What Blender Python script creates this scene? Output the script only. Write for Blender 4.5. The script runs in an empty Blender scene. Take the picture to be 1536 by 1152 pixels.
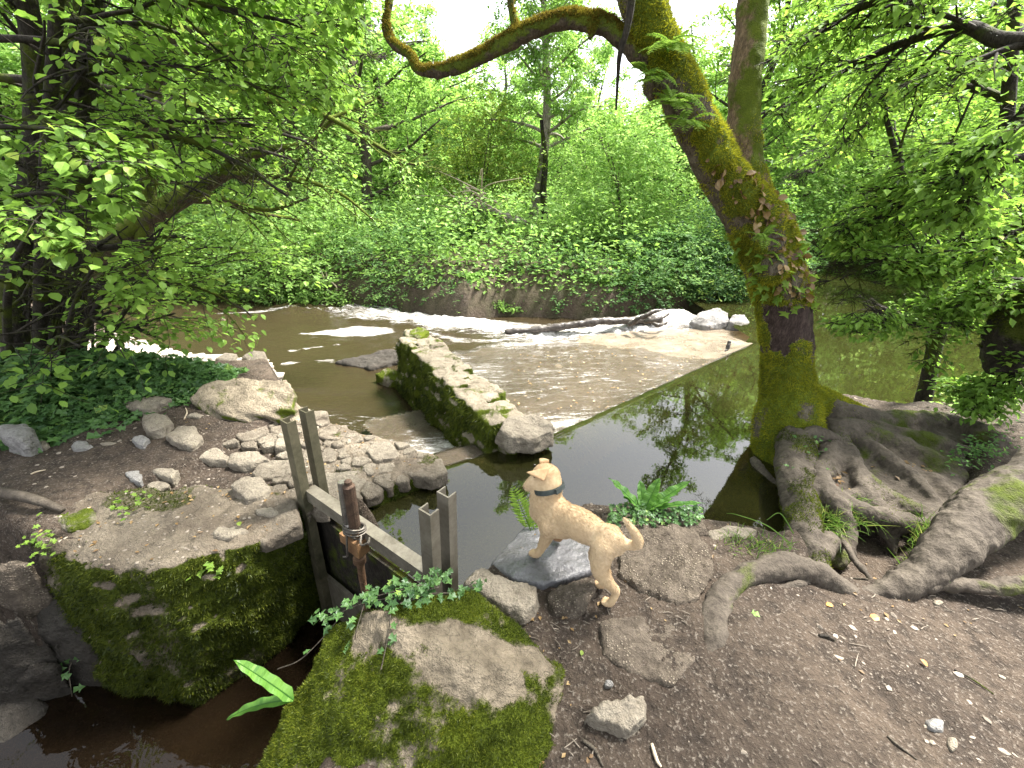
import bpy, bmesh, math, random
import numpy as np
from mathutils import Vector, Matrix
RS = np.random.default_rng(11)
random.seed(11)
sc = bpy.context.scene
COL = sc.collection
# ------------------------------------------------------------------ camera
FPX = 620.0; PIT = math.radians(24.5); ROLL = math.radians(2.5); EYE = 1.7
cam = bpy.data.cameras.new('camera'); cam.sensor_width = 36.0; cam.sensor_fit = 'HORIZONTAL'
cam.lens = 36.0 * FPX / 1536.0; cam.clip_start = 0.05; cam.clip_end = 2000
camo = bpy.data.objects.new('camera', cam); COL.objects.link(camo)
_cp, _sp, _c, _s = math.cos(PIT), math.sin(PIT), math.cos(ROLL), math.sin(ROLL)
_r = Vector((1, 0, 0)); _u = Vector((0, _sp, _cp)); _f = Vector((0, _cp, -_sp))
_cx = _r * _c + _u * _s * 1.0; _cy = -_r * _s + _u * _c
M = Matrix((_cx, _cy, -_f)).transposed().to_4x4(); M.translation = (0, 0, EYE)
camo.matrix_world = M
sc.camera = camo

def ray(px, py):
    u = (px - 768) / FPX; v = -(py - 576) / FPX
    d = _f + _cx * u + _cy * v
    return d
def U(px, py, z):            # the point of the photograph at height z
    d = ray(px, py); t = (z - EYE) / d.z
    return np.array((d.x * t, d.y * t, z))
def V(px, py, Y):            # the point of the photograph at distance Y
    d = ray(px, py); t = Y / d.y
    return np.array((d.x * t, Y, EYE + d.z * t))

# ------------------------------------------------------------------ noise
def _hash(ix, iy, iz, seed):
    h = (ix.astype(np.int64) * 374761393 + iy.astype(np.int64) * 668265263 + iz.astype(np.int64) * 2147483647 * 3 + seed * 974711) & 0xFFFFFFFF
    h = ((h ^ (h >> 13)) * 1274126177) & 0xFFFFFFFF
    h = ((h ^ (h >> 16)) * 2246822519) & 0xFFFFFFFF
    h = h ^ (h >> 15)
    return (h & 0xFFFFFF) / float(0xFFFFFF) * 2 - 1
def vnoise(P, seed=0):
    P = np.asarray(P, float); I = np.floor(P).astype(np.int64); f = P - I
    f = f * f * f * (f * (f * 6 - 15) + 10)
    out = 0
    for dx in (0, 1):
        wx = f[:, 0] if dx else 1 - f[:, 0]
        for dy in (0, 1):
            wy = f[:, 1] if dy else 1 - f[:, 1]
            for dz in (0, 1):
                wz = f[:, 2] if dz else 1 - f[:, 2]
                out = out + wx * wy * wz * _hash(I[:, 0] + dx, I[:, 1] + dy, I[:, 2] + dz, seed)
    return out
def fbm(P, freq=1.0, octv=4, seed=0, gain=0.5, ridge=False):
    P = np.asarray(P, float) * freq; a = 1.0; s = 0; tot = 0
    for k in range(octv):
        n = vnoise(P + 17.3 * k, seed + k)
        if ridge: n = 1 - 2 * np.abs(n)
        s = s + a * n; tot += a; a *= gain; P = P * 2.03
    return s / tot
def P2(x, y, z=0.0):
    return np.stack([x, y, np.full_like(x, z)], 1)
def sstep(a, b, x):
    t = np.clip((x - a) / (b - a), 0, 1); return t * t * (3 - 2 * t)

# ------------------------------------------------------------------ mesh helpers
class MB:
    """collects vertices and faces of ONE mesh"""
    def __init__(s): s.v = []; s.n = 0; s.f3 = []; s.f4 = []; s.t3 = []; s.t4 = []
    def add(s, V_, F3=None, F4=None, t3=None, t4=None):
        V_ = np.asarray(V_, float).reshape(-1, 3); s.v.append(V_)
        if F3 is not None and len(F3):
            F3 = np.asarray(F3, np.int64).reshape(-1, 3); s.f3.append(F3 + s.n)
            s.t3.append(np.full(len(F3), .5) if t3 is None else np.broadcast_to(np.asarray(t3, float), (len(F3),)))
        if F4 is not None and len(F4):
            F4 = np.asarray(F4, np.int64).reshape(-1, 4); s.f4.append(F4 + s.n)
            s.t4.append(np.full(len(F4), .5) if t4 is None else np.broadcast_to(np.asarray(t4, float), (len(F4),)))
        s.n += len(V_)
    def arrays(s):
        V_ = np.concatenate(s.v) if s.v else np.zeros((0, 3))
        f3 = np.concatenate(s.f3) if s.f3 else np.zeros((0, 3), np.int64)
        f4 = np.concatenate(s.f4) if s.f4 else np.zeros((0, 4), np.int64)
        t = np.concatenate(s.t3 + s.t4) if (s.t3 or s.t4) else np.zeros(0)
        return V_, f3, f4, t
    def tris(s):
        V_, f3, f4, _ = s.arrays()
        if len(f4): f3 = np.concatenate([f3, f4[:, [0, 1, 2]], f4[:, [0, 2, 3]]])
        return V_, f3
BASE = {}
def mesh(name, V_, f3, f4, tint=None, vattr=None, smooth=False):
    me = bpy.data.meshes.new(name)
    me.vertices.add(len(V_)); me.vertices.foreach_set('co', np.ascontiguousarray(V_, np.float32).ravel())
    nl = len(f3) * 3 + len(f4) * 4
    me.loops.add(nl)
    me.loops.foreach_set('vertex_index', np.concatenate([f3.ravel(), f4.ravel()]).astype(np.int32))
    me.polygons.add(len(f3) + len(f4))
    st = np.concatenate([np.arange(len(f3)) * 3, len(f3) * 3 + np.arange(len(f4)) * 4]).astype(np.int32)
    me.polygons.foreach_set('loop_start', st)
    me.polygons.foreach_set('use_smooth', np.full(len(st), bool(smooth)))
    me.update(calc_edges=True)
    if tint is not None:
        a = me.attributes.new('tint', 'FLOAT', 'FACE'); a.data.foreach_set('value', np.ascontiguousarray(tint, np.float32))
    for k, val in (vattr or {}).items():
        a = me.attributes.new(k, 'FLOAT', 'POINT'); a.data.foreach_set('value', np.ascontiguousarray(val, np.float32))
    return me
def tag(o, label=None, cat=None, group=None, kind=None):
    if label: o['label'] = label
    if cat: o['category'] = cat
    if group: o['group'] = group
    if kind: o['kind'] = kind
    return o
def thing(name, label, cat, loc=(0, 0, 0), group=None):
    o = bpy.data.objects.new(name, None); o.empty_display_size = .1; COL.objects.link(o); o.location = loc
    BASE[o.name] = np.array(loc, float)
    return tag(o, label, cat, group)
def obj(name, geo, mat, parent=None, loc=None, smooth=False, vattr=None, label=None):
    """geo = MB or (V,f3) or (V,f3,f4); vertices are given in world coordinates"""
    if isinstance(geo, MB): V_, f3, f4, t = geo.arrays()
    else:
        V_, f3 = geo[0], geo[1]; f4 = geo[2] if len(geo) > 2 else np.zeros((0, 4), np.int64); t = None
    b = BASE[parent.name] if parent else (np.array(loc, float) if loc is not None else np.zeros(3))
    me = mesh(name, V_ - b, f3, f4, t, vattr, smooth)
    if mat: me.materials.append(mat)
    o = bpy.data.objects.new(name, me); COL.objects.link(o)
    if parent: o.parent = parent
    else: o.location = b
    BASE[o.name] = b
    if label: o['label'] = label
    return o
def copy_thing(root, loc, rz, sc_, label=None, group=None):
    r = root.copy(); COL.objects.link(r); r.location = loc; r.rotation_euler = (0, 0, rz); r.scale = (sc_, sc_, sc_)
    if label: r['label'] = label
    if group: r['group'] = group
    for ch in list(root.children):
        c = ch.copy(); COL.objects.link(c); c.parent = r
    return r

def ico(n=2):
    bm = bmesh.new(); bmesh.ops.create_icosphere(bm, subdivisions=n, radius=1)
    V_ = np.array([v.co[:] for v in bm.verts]); F = np.array([[v.index for v in f.verts] for f in bm.faces]); bm.free()
    return V_, F
ICO = {1: ico(1), 2: ico(2), 3: ico(3)}
def nrm(a): a = np.asarray(a, float); return a / (np.linalg.norm(a, axis=-1, keepdims=True) + 1e-12)
def ellip(B, c, r, ax=None, n=2, rot=None):
    """ellipsoid, its first radius along ax"""
    V_, F = ICO[n]; r = np.broadcast_to(np.asarray(r, float), (3,)); W = V_ * r
    if ax is not None:
        x = nrm(ax); u = np.array((0, 0, 1.)) if abs(x[2]) < .95 else np.array((0, 1., 0)); y = nrm(np.cross(u, x)); z = np.cross(x, y)
        W = W @ np.stack([x, y, z])
    B.add(W + np.asarray(c, float), F)
def smooth_path(P, n):
    """Catmull-Rom through P (any columns), n points per span"""
    P = np.asarray(P, float)
    if len(P) < 3: 
        t = np.linspace(0, 1, n + 1)[:, None]; return P[0] * (1 - t) + P[-1] * t
    Q = np.concatenate([2 * P[:1] - P[1:2], P, 2 * P[-1:] - P[-2:-1]]); out = []
    for i in range(1, len(Q) - 2):
        a, b, c, d = Q[i - 1:i + 3]
        t = np.linspace(0, 1, n, endpoint=False)[:, None]
        out.append(.5 * (2 * b + (c - a) * t + (2 * a - 5 * b + 4 * c - d) * t ** 2 + (3 * b - a - 3 * c + d) * t ** 3))
    out.append(P[-1:]); return np.concatenate(out)
def tube(B, P, R, k=8, cap=True, tint=None, oval=None):
    P = np.asarray(P, float); n = len(P); R = np.broadcast_to(np.asarray(R, float), (n,))
    T = np.gradient(P, axis=0); T = nrm(T)
    up = np.array((0, 0, 1.)); 
    if abs(T[0] @ up) > .9: up = np.array((1., 0, 0))
    N = np.zeros_like(P); N[0] = nrm(up - T[0] * (up @ T[0]))
    for i in range(1, n):
        v = N[i - 1] - T[i] * (N[i - 1] @ T[i]); N[i] = nrm(v)
    Bn = np.cross(T, N)
    a = np.arange(k) / k * 2 * math.pi
    ca, sa = np.cos(a), np.sin(a)
    if oval is not None: ca = ca * oval
    ring = P[:, None] + R[:, None, None] * (ca[None, :, None] * N[:, None] + sa[None, :, None] * Bn[:, None])
    V_ = ring.reshape(-1, 3); i = np.arange(n - 1)[:, None] * k; j = np.arange(k)[None]; j2 = (j + 1) % k
    F4 = np.stack([i + j, i + j2, i + k + j2, i + k + j], -1).reshape(-1, 4); F3 = []
    if cap:
        V_ = np.concatenate([V_, P[:1], P[-1:]]); c0, c1 = n * k, n * k + 1; jj = np.arange(k); j2 = (jj + 1) % k
        F3 = np.concatenate([np.stack([np.full(k, c0), j2, jj], 1), np.stack([np.full(k, c1), (n - 1) * k + jj, (n - 1) * k + j2], 1)])
    B.add(V_, F3 if cap else None, F4, tint, tint)
def limb(B, P, R, n=6, k=10):
    """rounded limb for fusing: P joints with radii R"""
    Q = smooth_path(np.concatenate([np.asarray(P, float), np.asarray(R, float)[:, None]], 1), n)
    tube(B, Q[:, :3], Q[:, 3], k)
    for q in (Q[0], Q[-1]): ellip(B, q[:3], q[3], n=2)
def hull(B, pts):
    bm = bmesh.new()
    for p in pts: bm.verts.new(p)
    r = bmesh.ops.convex_hull(bm, input=bm.verts)
    bmesh.ops.delete(bm, geom=list({g for g in r['geom_interior'] + r['geom_unused'] if isinstance(g, bmesh.types.BMVert)}), context='VERTS')
    bmesh.ops.triangulate(bm, faces=bm.faces)
    bmesh.ops.recalc_face_normals(bm, faces=bm.faces)
    bm.verts.index_update()
    V_ = np.array([v.co[:] for v in bm.verts]); F = np.array([[v.index for v in f.verts] for f in bm.faces]); bm.free()
    B.add(V_, F)
def box(B, c, ax, ay, az, r=None):
    """box: centre and three half-axis vectors"""
    c, ax, ay, az = (np.asarray(q, float) for q in (c, ax, ay, az))
    S = np.array([[i, j, k] for k in (-1, 1) for j in (-1, 1) for i in (-1, 1)], float)
    B.add(c + S @ np.stack([ax, ay, az]), None, [[0, 2, 3, 1], [4, 5, 7, 6], [0, 1, 5, 4], [2, 6, 7, 3], [0, 4, 6, 2], [1, 3, 7, 5]])
def fuse(B, vox, it=2):
    """melts all closed pieces into one even surface"""
    V_, f3, f4, _ = B.arrays(); me = mesh('fuse', V_, f3, f4); o = bpy.data.objects.new('fuse', me); COL.objects.link(o)
    m = o.modifiers.new('r', 'REMESH'); m.mode = 'VOXEL'; m.voxel_size = vox; m.adaptivity = 0
    ev = o.evaluated_get(bpy.context.evaluated_depsgraph_get()); em = ev.to_mesh()
    W = np.zeros(len(em.vertices) * 3, np.float32); em.vertices.foreach_get('co', W); W = W.reshape(-1, 3).astype(float)
    em.calc_loop_triangles(); F = np.zeros(len(em.loop_triangles) * 3, np.int32); em.loop_triangles.foreach_get('vertices', F); F = F.reshape(-1, 3).astype(np.int64)
    ev.to_mesh_clear(); bpy.data.objects.remove(o); bpy.data.meshes.remove(me)
    return relax(W, F, it), F
def relax(W, F, it, k=.6):
    n = len(W)
    if not n or not it: return W
    a = np.concatenate([F[:, 0], F[:, 1], F[:, 2]]); b = np.concatenate([F[:, 1], F[:, 2], F[:, 0]])
    cnt = np.bincount(a, minlength=n) + 1e-9
    for _ in range(it):
        av = np.stack([np.bincount(a, W[b, i], minlength=n) for i in range(3)], 1) / cnt[:, None]
        W = W * (1 - k) + av * k
    return W
def vnormals(W, F):
    fn = np.cross(W[F[:, 1]] - W[F[:, 0]], W[F[:, 2]] - W[F[:, 0]]); N = np.zeros_like(W)
    for i in range(3):
        for j in range(3): N[:, j] += np.bincount(F[:, i], fn[:, j], minlength=len(W))
    return nrm(N)
def rough(geo, amp, freq, seed=0, strata=0, oct_=5, sdir=(0, 0, 1)):
    W, F = geo; N = vnormals(W, F)
    d = fbm(W, freq, oct_, seed, .55) * amp
    d += fbm(W, freq * 2.5, 3, seed + 9, .5, True) * amp * .35
    if strata:
        h = (W @ nrm(np.array(sdir, float))) * 1.0 + fbm(W, freq * .6, 3, seed + 5) * .04
        d += (np.abs(((h * 11) % 1.0) - .5) * 2 - .5) * strata * np.clip(1 - np.abs(N @ nrm(np.array(sdir, float))), 0, 1)
    return W + N * d[:, None], F
def sample(geo, n, mask=None):
    """n random points on a surface with their normals; mask(P,N) = chance to keep"""
    W, F = geo; fn = np.cross(W[F[:, 1]] - W[F[:, 0]], W[F[:, 2]] - W[F[:, 0]]); A = np.linalg.norm(fn, axis=1)
    i = RS.choice(len(F), n, p=A / A.sum()); u, v = RS.random((2, n)); s = u + v > 1; u[s], v[s] = 1 - u[s], 1 - v[s]
    P = W[F[i, 0]] * (1 - u - v)[:, None] + W[F[i, 1]] * u[:, None] + W[F[i, 2]] * v[:, None]; N = nrm(fn[i])
    if mask is not None:
        k = RS.random(n) < mask(P, N); P, N = P[k], N[k]
    return P, N
def blades(B, P, D, L, Wd, tint, bend=None):
    """one thin triangle per point"""
    n = len(P); s = nrm(np.cross(D, RS.normal(size=(n, 3)))) * (np.broadcast_to(Wd, (n,)) * .5)[:, None]
    tip = P + D * np.broadcast_to(L, (n,))[:, None]
    V_ = np.stack([P - s, P + s, tip], 1).reshape(-1, 3); F = np.arange(n * 3).reshape(-1, 3); B.add(V_, F, None, tint)
def fuzz(geo, n, mask, L=.012, W=.004, spread=.7, droop=0.0):
    B = MB(); P, N = sample(geo, n, mask)
    D = nrm(N + RS.normal(size=N.shape) * spread + np.array((0, 0, -droop)))
    t = np.clip(.5 + .35 * fbm(P, 9, 3, 3) + RS.normal(size=len(P)) * .18, 0, 1)
    blades(B, P - N * L * .15, D, L * RS.uniform(.5, 1.3, len(P)), W, t); return B

# ------------------------------------------------------------------ leaves
LEAF = {}
def _leaf(key, pts, f3, f4): LEAF[key] = (np.array(pts, float), np.array(f3, np.int64).reshape(-1, 3), np.array(f4, np.int64).reshape(-1, 4))
_leaf('simple', [(0, 0, 0), (.5, .3, .09), (1, 0, -.12), (.5, -.3, .09)], [(0, 2, 1), (0, 3, 2)], [])
_leaf('broad', [(0, 0, 0), (.28, .33, .07), (.66, .34, .04), (1, 0, -.15), (.66, -.34, .04), (.28, -.33, .07), (.36, 0, -.01), (.7, 0, -.05)],
      [(0, 6, 1), (7, 3, 2), (0, 5, 6), (7, 4, 3)], [(6, 7, 2, 1), (5, 4, 7, 6)])
_leaf('narrow', [(0, 0, 0), (.4, .17, .05), (1, 0, -.12), (.4, -.17, .05)], [(0, 2, 1), (0, 3, 2)], [])
_leaf('ivy', [(0, 0, 0), (.0, .32, .02), (.38, .22, .05), (.45, .52, .0), (.66, .2, .03), (1, 0, -.08), (.66, -.2, .03), (.45, -.52, .0), (.38, -.22, .05), (.0, -.32, .02), (.4, 0, -.02)],
      [(10, 1, 0), (10, 2, 1), (10, 3, 2), (10, 4, 3), (10, 5, 4), (10, 6, 5), (10, 7, 6), (10, 8, 7), (10, 9, 8), (10, 0, 9)], [])
def leaves(B, P, D, N, S, kind='simple', tint=None):
    P, D, N = (np.asarray(q, float).reshape(-1, 3) for q in (P, D, N)); n = len(P)
    if not n: return
    D = nrm(D); N = nrm(N - D * np.sum(N * D, 1, keepdims=True)); X = np.cross(N, D)
    T_, f3, f4 = LEAF[kind]; S = np.broadcast_to(np.asarray(S, float), (n,))
    V_ = P[:, None] + S[:, None, None] * (T_[None, :, 0, None] * D[:, None] + T_[None, :, 1, None] * X[:, None] + T_[None, :, 2, None] * N[:, None])
    o = (np.arange(n) * len(T_))[:, None, None]
    t = np.clip(RS.normal(.5, .2, n), 0, 1) if tint is None else np.broadcast_to(tint, (n,))
    B.add(V_.reshape(-1, 3), (f3[None] + o).reshape(-1, 3) if len(f3) else None, (f4[None] + o).reshape(-1, 4) if len(f4) else None,
          np.repeat(t, len(f3)), np.repeat(t, len(f4)))

class Tree:
    """grows limbs into wood (MB) and leaf sprays (lists)"""
    def __init__(s, **o):
        s.wood = MB(); s.P = []; s.D = []; s.N = []; s.S = []
        s.o = dict(seg=.14, wander=.16, trop=.03, ang=50, flat=.6, kids=(6, 5), ratio=.5, step=.055, leaf=.075, minr=.004, tiltN=.35, lean=.0, start=.25, spread=55, k=(8, 5, 3), droop=.0); s.o.update(o)
    def path(s, pts, R, lvl, n=6, kids=None, start=None, k=None):
        """a limb along given points; then its side branches"""
        Q = smooth_path(np.concatenate([np.asarray(pts, float), np.asarray(R, float)[:, None]], 1), n)
        tube(s.wood, Q[:, :3], Q[:, 3], k or (9 if R[0] > .03 else 6))
        L = np.sum(np.linalg.norm(np.diff(Q[:, :3], axis=0), axis=1))
        s.spawn(Q[:, :3], Q[:, 3], L, lvl, kids, start)
    def spawn(s, Q, R, L, lvl, kids=None, start=None):
        o = s.o; n = len(Q)
        if lvl < 0: return
        c = kids if kids is not None else o['kids'][min(lvl, len(o['kids']) - 1)]
        for i in range(c):
            t = (start if start is not None else o['start']) + (1 - (start if start is not None else o['start'])) * (i + random.random()) / c
            j = min(n - 2, int(t * (n - 1))); d = nrm(Q[j + 1] - Q[j]); side = np.cross(d, (0, 0, 1.)); side = nrm(side) if np.linalg.norm(side) > .05 else np.array((1., 0, 0))
            a = math.radians(o['ang'] * random.uniform(.7, 1.25)); sg = 1 if (i % 2) else -1
            ph = random.uniform(-1, 1) * math.pi * (1 - o['flat']) + (0 if sg > 0 else math.pi)
            if abs(d[2]) > .75: ph = random.uniform(0, 2 * math.pi)
            q = side * math.cos(ph) + np.cross(side, d) * math.sin(ph)
            dd = nrm(d * math.cos(a) + q * math.sin(a))
            s.branch(Q[j], dd, L * o['ratio'] * random.uniform(.65, 1.25) * (1.15 - .5 * t), max(o['minr'], R[j] * .5), lvl)
    def branch(s, p, d, L, r, lvl):
        o = s.o; n = max(3, int(L / o['seg'])); pts = [np.array(p, float)]; d = np.array(d, float)
        for i in range(n):
            d = d + np.array([random.gauss(0, 1) for _ in range(3)]) * o['wander'] * (1, 1, .6) + (0, 0, o['trop'])
            d[2] -= o['droop'] * i / n; d = nrm(d); pts.append(pts[-1] + d * L / n)
        Q = np.array(pts); R = np.linspace(r, max(r * .3, .0015), n + 1)
        tube(s.wood, Q, R, o['k'][0] if r > .03 else (o['k'][1] if r > .008 else o['k'][2]), cap=False)
        if lvl > 0: s.spawn(Q, R, L, lvl - 1)
        if lvl <= 1: s.spray(Q, L, .15 if lvl == 0 else .5)
    def spray(s, Q, L, t0):
        o = s.o; m = max(2, int(L * (1 - t0) / o['step'] * o.get('dense', 1))); n = len(Q) - 1
        for i in range(m):
            t = t0 + (1 - t0) * (i + .5) / m; x = t * n; j = min(n - 1, int(x)); p = Q[j] + (Q[j + 1] - Q[j]) * (x - j); d = nrm(Q[j + 1] - Q[j])
            sd = np.cross(d, (0, 0, 1.)); sd = nrm(sd) if np.linalg.norm(sd) > .05 else np.array((1., 0, 0))
            if o.get('dense'): p = p + np.array([random.gauss(0, 1) for _ in range(3)]) * o['leaf'] * (.9, .9, .5)
            a = math.radians(o['spread'] * random.uniform(.5, 1.3)) * (1 if i % 2 else -1)
            if i == m - 1: a *= .2
            s.P.append(p); s.D.append(d * math.cos(a) + sd * math.sin(a) + np.array((0, 0, random.gauss(-.12, .22))))
            s.N.append(np.array((random.gauss(0, o['tiltN']), random.gauss(0, o['tiltN']), 1.))); s.S.append(o['leaf'] * random.uniform(.6, 1.25))
    def crown(s, kind='simple', tint=None, keep=None):
        B = MB(); P, D, N, S = map(np.array, (s.P, s.D, s.N, s.S))
        if keep is not None:
            k = keep(P); P, D, N, S = P[k], D[k], N[k], S[k]
        t = np.clip(RS.normal(.5, .2, len(P)) + .25 * fbm(P, 1.2, 2, 4), 0, 1) if len(P) else None
        leaves(B, P, D, N, S, kind, t); return B
# ------------------------------------------------------------------ materials
class NT:
    def __init__(s, name):
        s.m = bpy.data.materials.new(name); s.m.use_nodes = True; s.t = s.m.node_tree; s.t.nodes.clear()
        s.out = s.n('ShaderNodeOutputMaterial'); s.co = s.n('ShaderNodeTexCoord').outputs['Object']
    def n(s, ty, props=None, **ins):
        nd = s.t.nodes.new(ty)
        for k, v in (props or {}).items(): setattr(nd, k, v)
        for k, v in ins.items():
            key = k.replace('_', ' ')
            if key.startswith('i') and key[1:].isdigit(): sk = nd.inputs[int(key[1:])]
            else: sk = nd.inputs[key]
            if isinstance(v, bpy.types.NodeSocket): s.t.links.new(v, sk)
            elif isinstance(v, (tuple, list)) and len(v) == 3 and sk.type == 'RGBA': sk.default_value = (*v, 1)
            else: sk.default_value = v
        return nd
    def noise(s, scale, detail=5, rough=.55, dist=0, vec=None):
        return s.n('ShaderNodeTexNoise', None, Vector=vec or s.co, Scale=scale, Detail=detail, Roughness=rough, Distortion=dist).outputs[0]
    def ramp(s, x, stops, interp='LINEAR'):
        r = s.n('ShaderNodeValToRGB', None, Fac=x); cr = r.color_ramp; cr.interpolation = interp
        while len(cr.elements) < len(stops): cr.elements.new(.5)
        for e, (p, c) in zip(cr.elements, stops):
            e.position = p; e.color = (*c, 1) if isinstance(c, (tuple, list)) else (c, c, c, 1)
        return r.outputs[0]
    def mix(s, f, a, b, mode='MIX'):
        nd = s.n('ShaderNodeMix', {'data_type': 'RGBA', 'blend_type': mode})
        for i, v in ((0, f), (6, a), (7, b)):
            if isinstance(v, bpy.types.NodeSocket): s.t.links.new(v, nd.inputs[i])
            else: nd.inputs[i].default_value = (*v, 1) if isinstance(v, (tuple, list)) else v
        return nd.outputs[2]
    def math(s, op, a, b=0.0, c=0.0, clamp=False):
        nd = s.n('ShaderNodeMath', {'operation': op, 'use_clamp': clamp})
        for i, v in enumerate((a, b, c)):
            if isinstance(v, bpy.types.NodeSocket): s.t.links.new(v, nd.inputs[i])
            else: nd.inputs[i].default_value = v
        return nd.outputs[0]
    def attr(s, name): return s.n('ShaderNodeAttribute', {'attribute_name': name}).outputs['Fac']
    def bump(s, h, strength=.5, dist=.02, normal=None):
        k = dict(Height=h, Strength=strength, Distance=dist)
        if normal is not None: k['Normal'] = normal
        return s.n('ShaderNodeBump', None, **k).outputs[0]
    def nz(s): return s.n('ShaderNodeSeparateXYZ', None, Vector=s.n('ShaderNodeNewGeometry').outputs['Normal']).outputs[2]
    def bsdf(s, color, rough=.8, normal=None, spec=.3, **k):
        a = {'Base_Color': color, 'Roughness': rough, 'Specular_IOR_Level': spec}
        if normal is not None: a['Normal'] = normal
        a.update(k); return s.n('ShaderNodeBsdfPrincipled', None, **a).outputs[0]
    def done(s, sh): s.t.links.new(sh, s.out.inputs['Surface']); return s.m
MOSS_RAMP = [(0, (.018, .024, .005)), (.35, (.045, .062, .008)), (.6, (.095, .125, .012)), (1, (.19, .21, .022))]

def rock_mat(name, light=(.36, .32, .255), dark=(.11, .095, .075), moss=.0, moss_nz=0.0, scale=1.0, wet=0.0, dirt=.35, mossc=1.0, vm=False, specks=0.0):
    s = NT(name)
    a = s.noise(3.2 * scale, 8, .62, .6); b = s.noise(14 * scale, 6, .65, .3); c = s.noise(70 * scale, 4, .6)
    vor = s.n('ShaderNodeTexVoronoi', {'feature': 'DISTANCE_TO_EDGE'}, Vector=s.n('ShaderNodeVectorMath', None, i0=s.co, i1=s.n('ShaderNodeTexNoise', None, Vector=s.co, Scale=6.0).outputs['Color']).outputs[0], Scale=5.5 * scale).outputs['Distance']
    crack = s.ramp(vor, [(0, 0.), (.035, 1.)])
    d_ = s.noise(190 * scale, 3, .6)
    h = s.math('ADD', s.math('MULTIPLY', a, .6), s.math('ADD', s.math('MULTIPLY', b, .6), s.math('ADD', s.math('MULTIPLY', c, .38), s.math('MULTIPLY', d_, .14))))
    f = s.ramp(s.math('ADD', s.math('MULTIPLY', a, .55), s.math('MULTIPLY', b, .45)), [(.34, 0.), (.62, 1.)])
    col = s.mix(f, dark, light)
    col = s.mix(s.math('MULTIPLY', s.ramp(c, [(.35, 1.), (.6, 0.)]), .45), col, tuple(q * .45 for q in light))
    col = s.mix(s.math('MULTIPLY', s.math('SUBTRACT', 1.0, crack), .4), col, tuple(q * .5 for q in dark))
    if dirt: col = s.mix(s.math('MULTIPLY', s.ramp(s.noise(2.1, 5, .6), [(.45, 0.), (.66, 1.)]), dirt), col, (.085, .066, .05))
    if specks:
        sv = s.n('ShaderNodeTexVoronoi', None, Vector=s.co, Scale=75.0).outputs['Distance']; sk = s.math('MULTIPLY', s.ramp(sv, [(.18, 1.), (.4, 0.)]), s.ramp(s.noise(8, 4, .6), [(.42, 0.), (.58, specks)])); col = s.mix(sk, col, (.42, .36, .28)); h = s.math('ADD', h, s.math('MULTIPLY', sk, .35))
    rough = .85
    if moss > 0 or moss_nz != 0:
        if vm: m = s.ramp(s.math('ADD', s.attr('moss'), s.math('MULTIPLY', s.math('SUBTRACT', s.noise(32, 5, .7), .5), .9)), [(.36, 0.), (.62, 1.)])
        else: m = s.ramp(s.math('ADD', s.noise(4.5, 7, .66, .4), s.math('ADD', s.math('MULTIPLY', s.nz(), moss_nz), moss)), [(.47, 0.), (.56, 1.)])
        mc = s.ramp(s.math('ADD', s.math('MULTIPLY', s.noise(9, 4, .6), .65), s.math('MULTIPLY', s.noise(90, 3, .6), .4)), [(p, tuple(q * mossc for q in c_)) for p, c_ in MOSS_RAMP])
        col = s.mix(m, col, mc); h = s.math('ADD', h, s.math('MULTIPLY', m, s.math('ADD', .12, s.math('MULTIPLY', s.noise(150, 3), .3))))
    nb = s.bump(h, 1.0, .045)
    if wet:
        return s.done(s.bsdf(col, s.ramp(a, [(.4, .22), (.65, .55)]), s.bump(h, .8, .02), .5))
    return s.done(s.bsdf(col, rough, nb, .1))
def leaf_mat(name, ramp, trans=.48, gloss=.012, tcol=1.35, rough=.5):
    s = NT(name)
    t = s.attr('tint'); c = s.ramp(t, ramp)
    c2 = s.mix(1.0, c, (1.06 * tcol, 1.08 * tcol, .9 * tcol), 'MULTIPLY')
    nb = s.bump(s.noise(60, 2), .15, .01)
    d = s.n('ShaderNodeBsdfDiffuse', None, Color=c, Normal=nb).outputs[0]; tr = s.n('ShaderNodeBsdfTranslucent', None, Color=c2, Normal=nb).outputs[0]
    m = s.n('ShaderNodeMixShader', None, Fac=trans, i1=d, i2=tr).outputs[0]
    g = s.n('ShaderNodeBsdfGlossy', None, Color=(.9, .95, 1.), Roughness=rough).outputs[0]
    return s.done(s.n('ShaderNodeMixShader', None, Fac=gloss, i1=m, i2=g).outputs[0])
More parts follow.
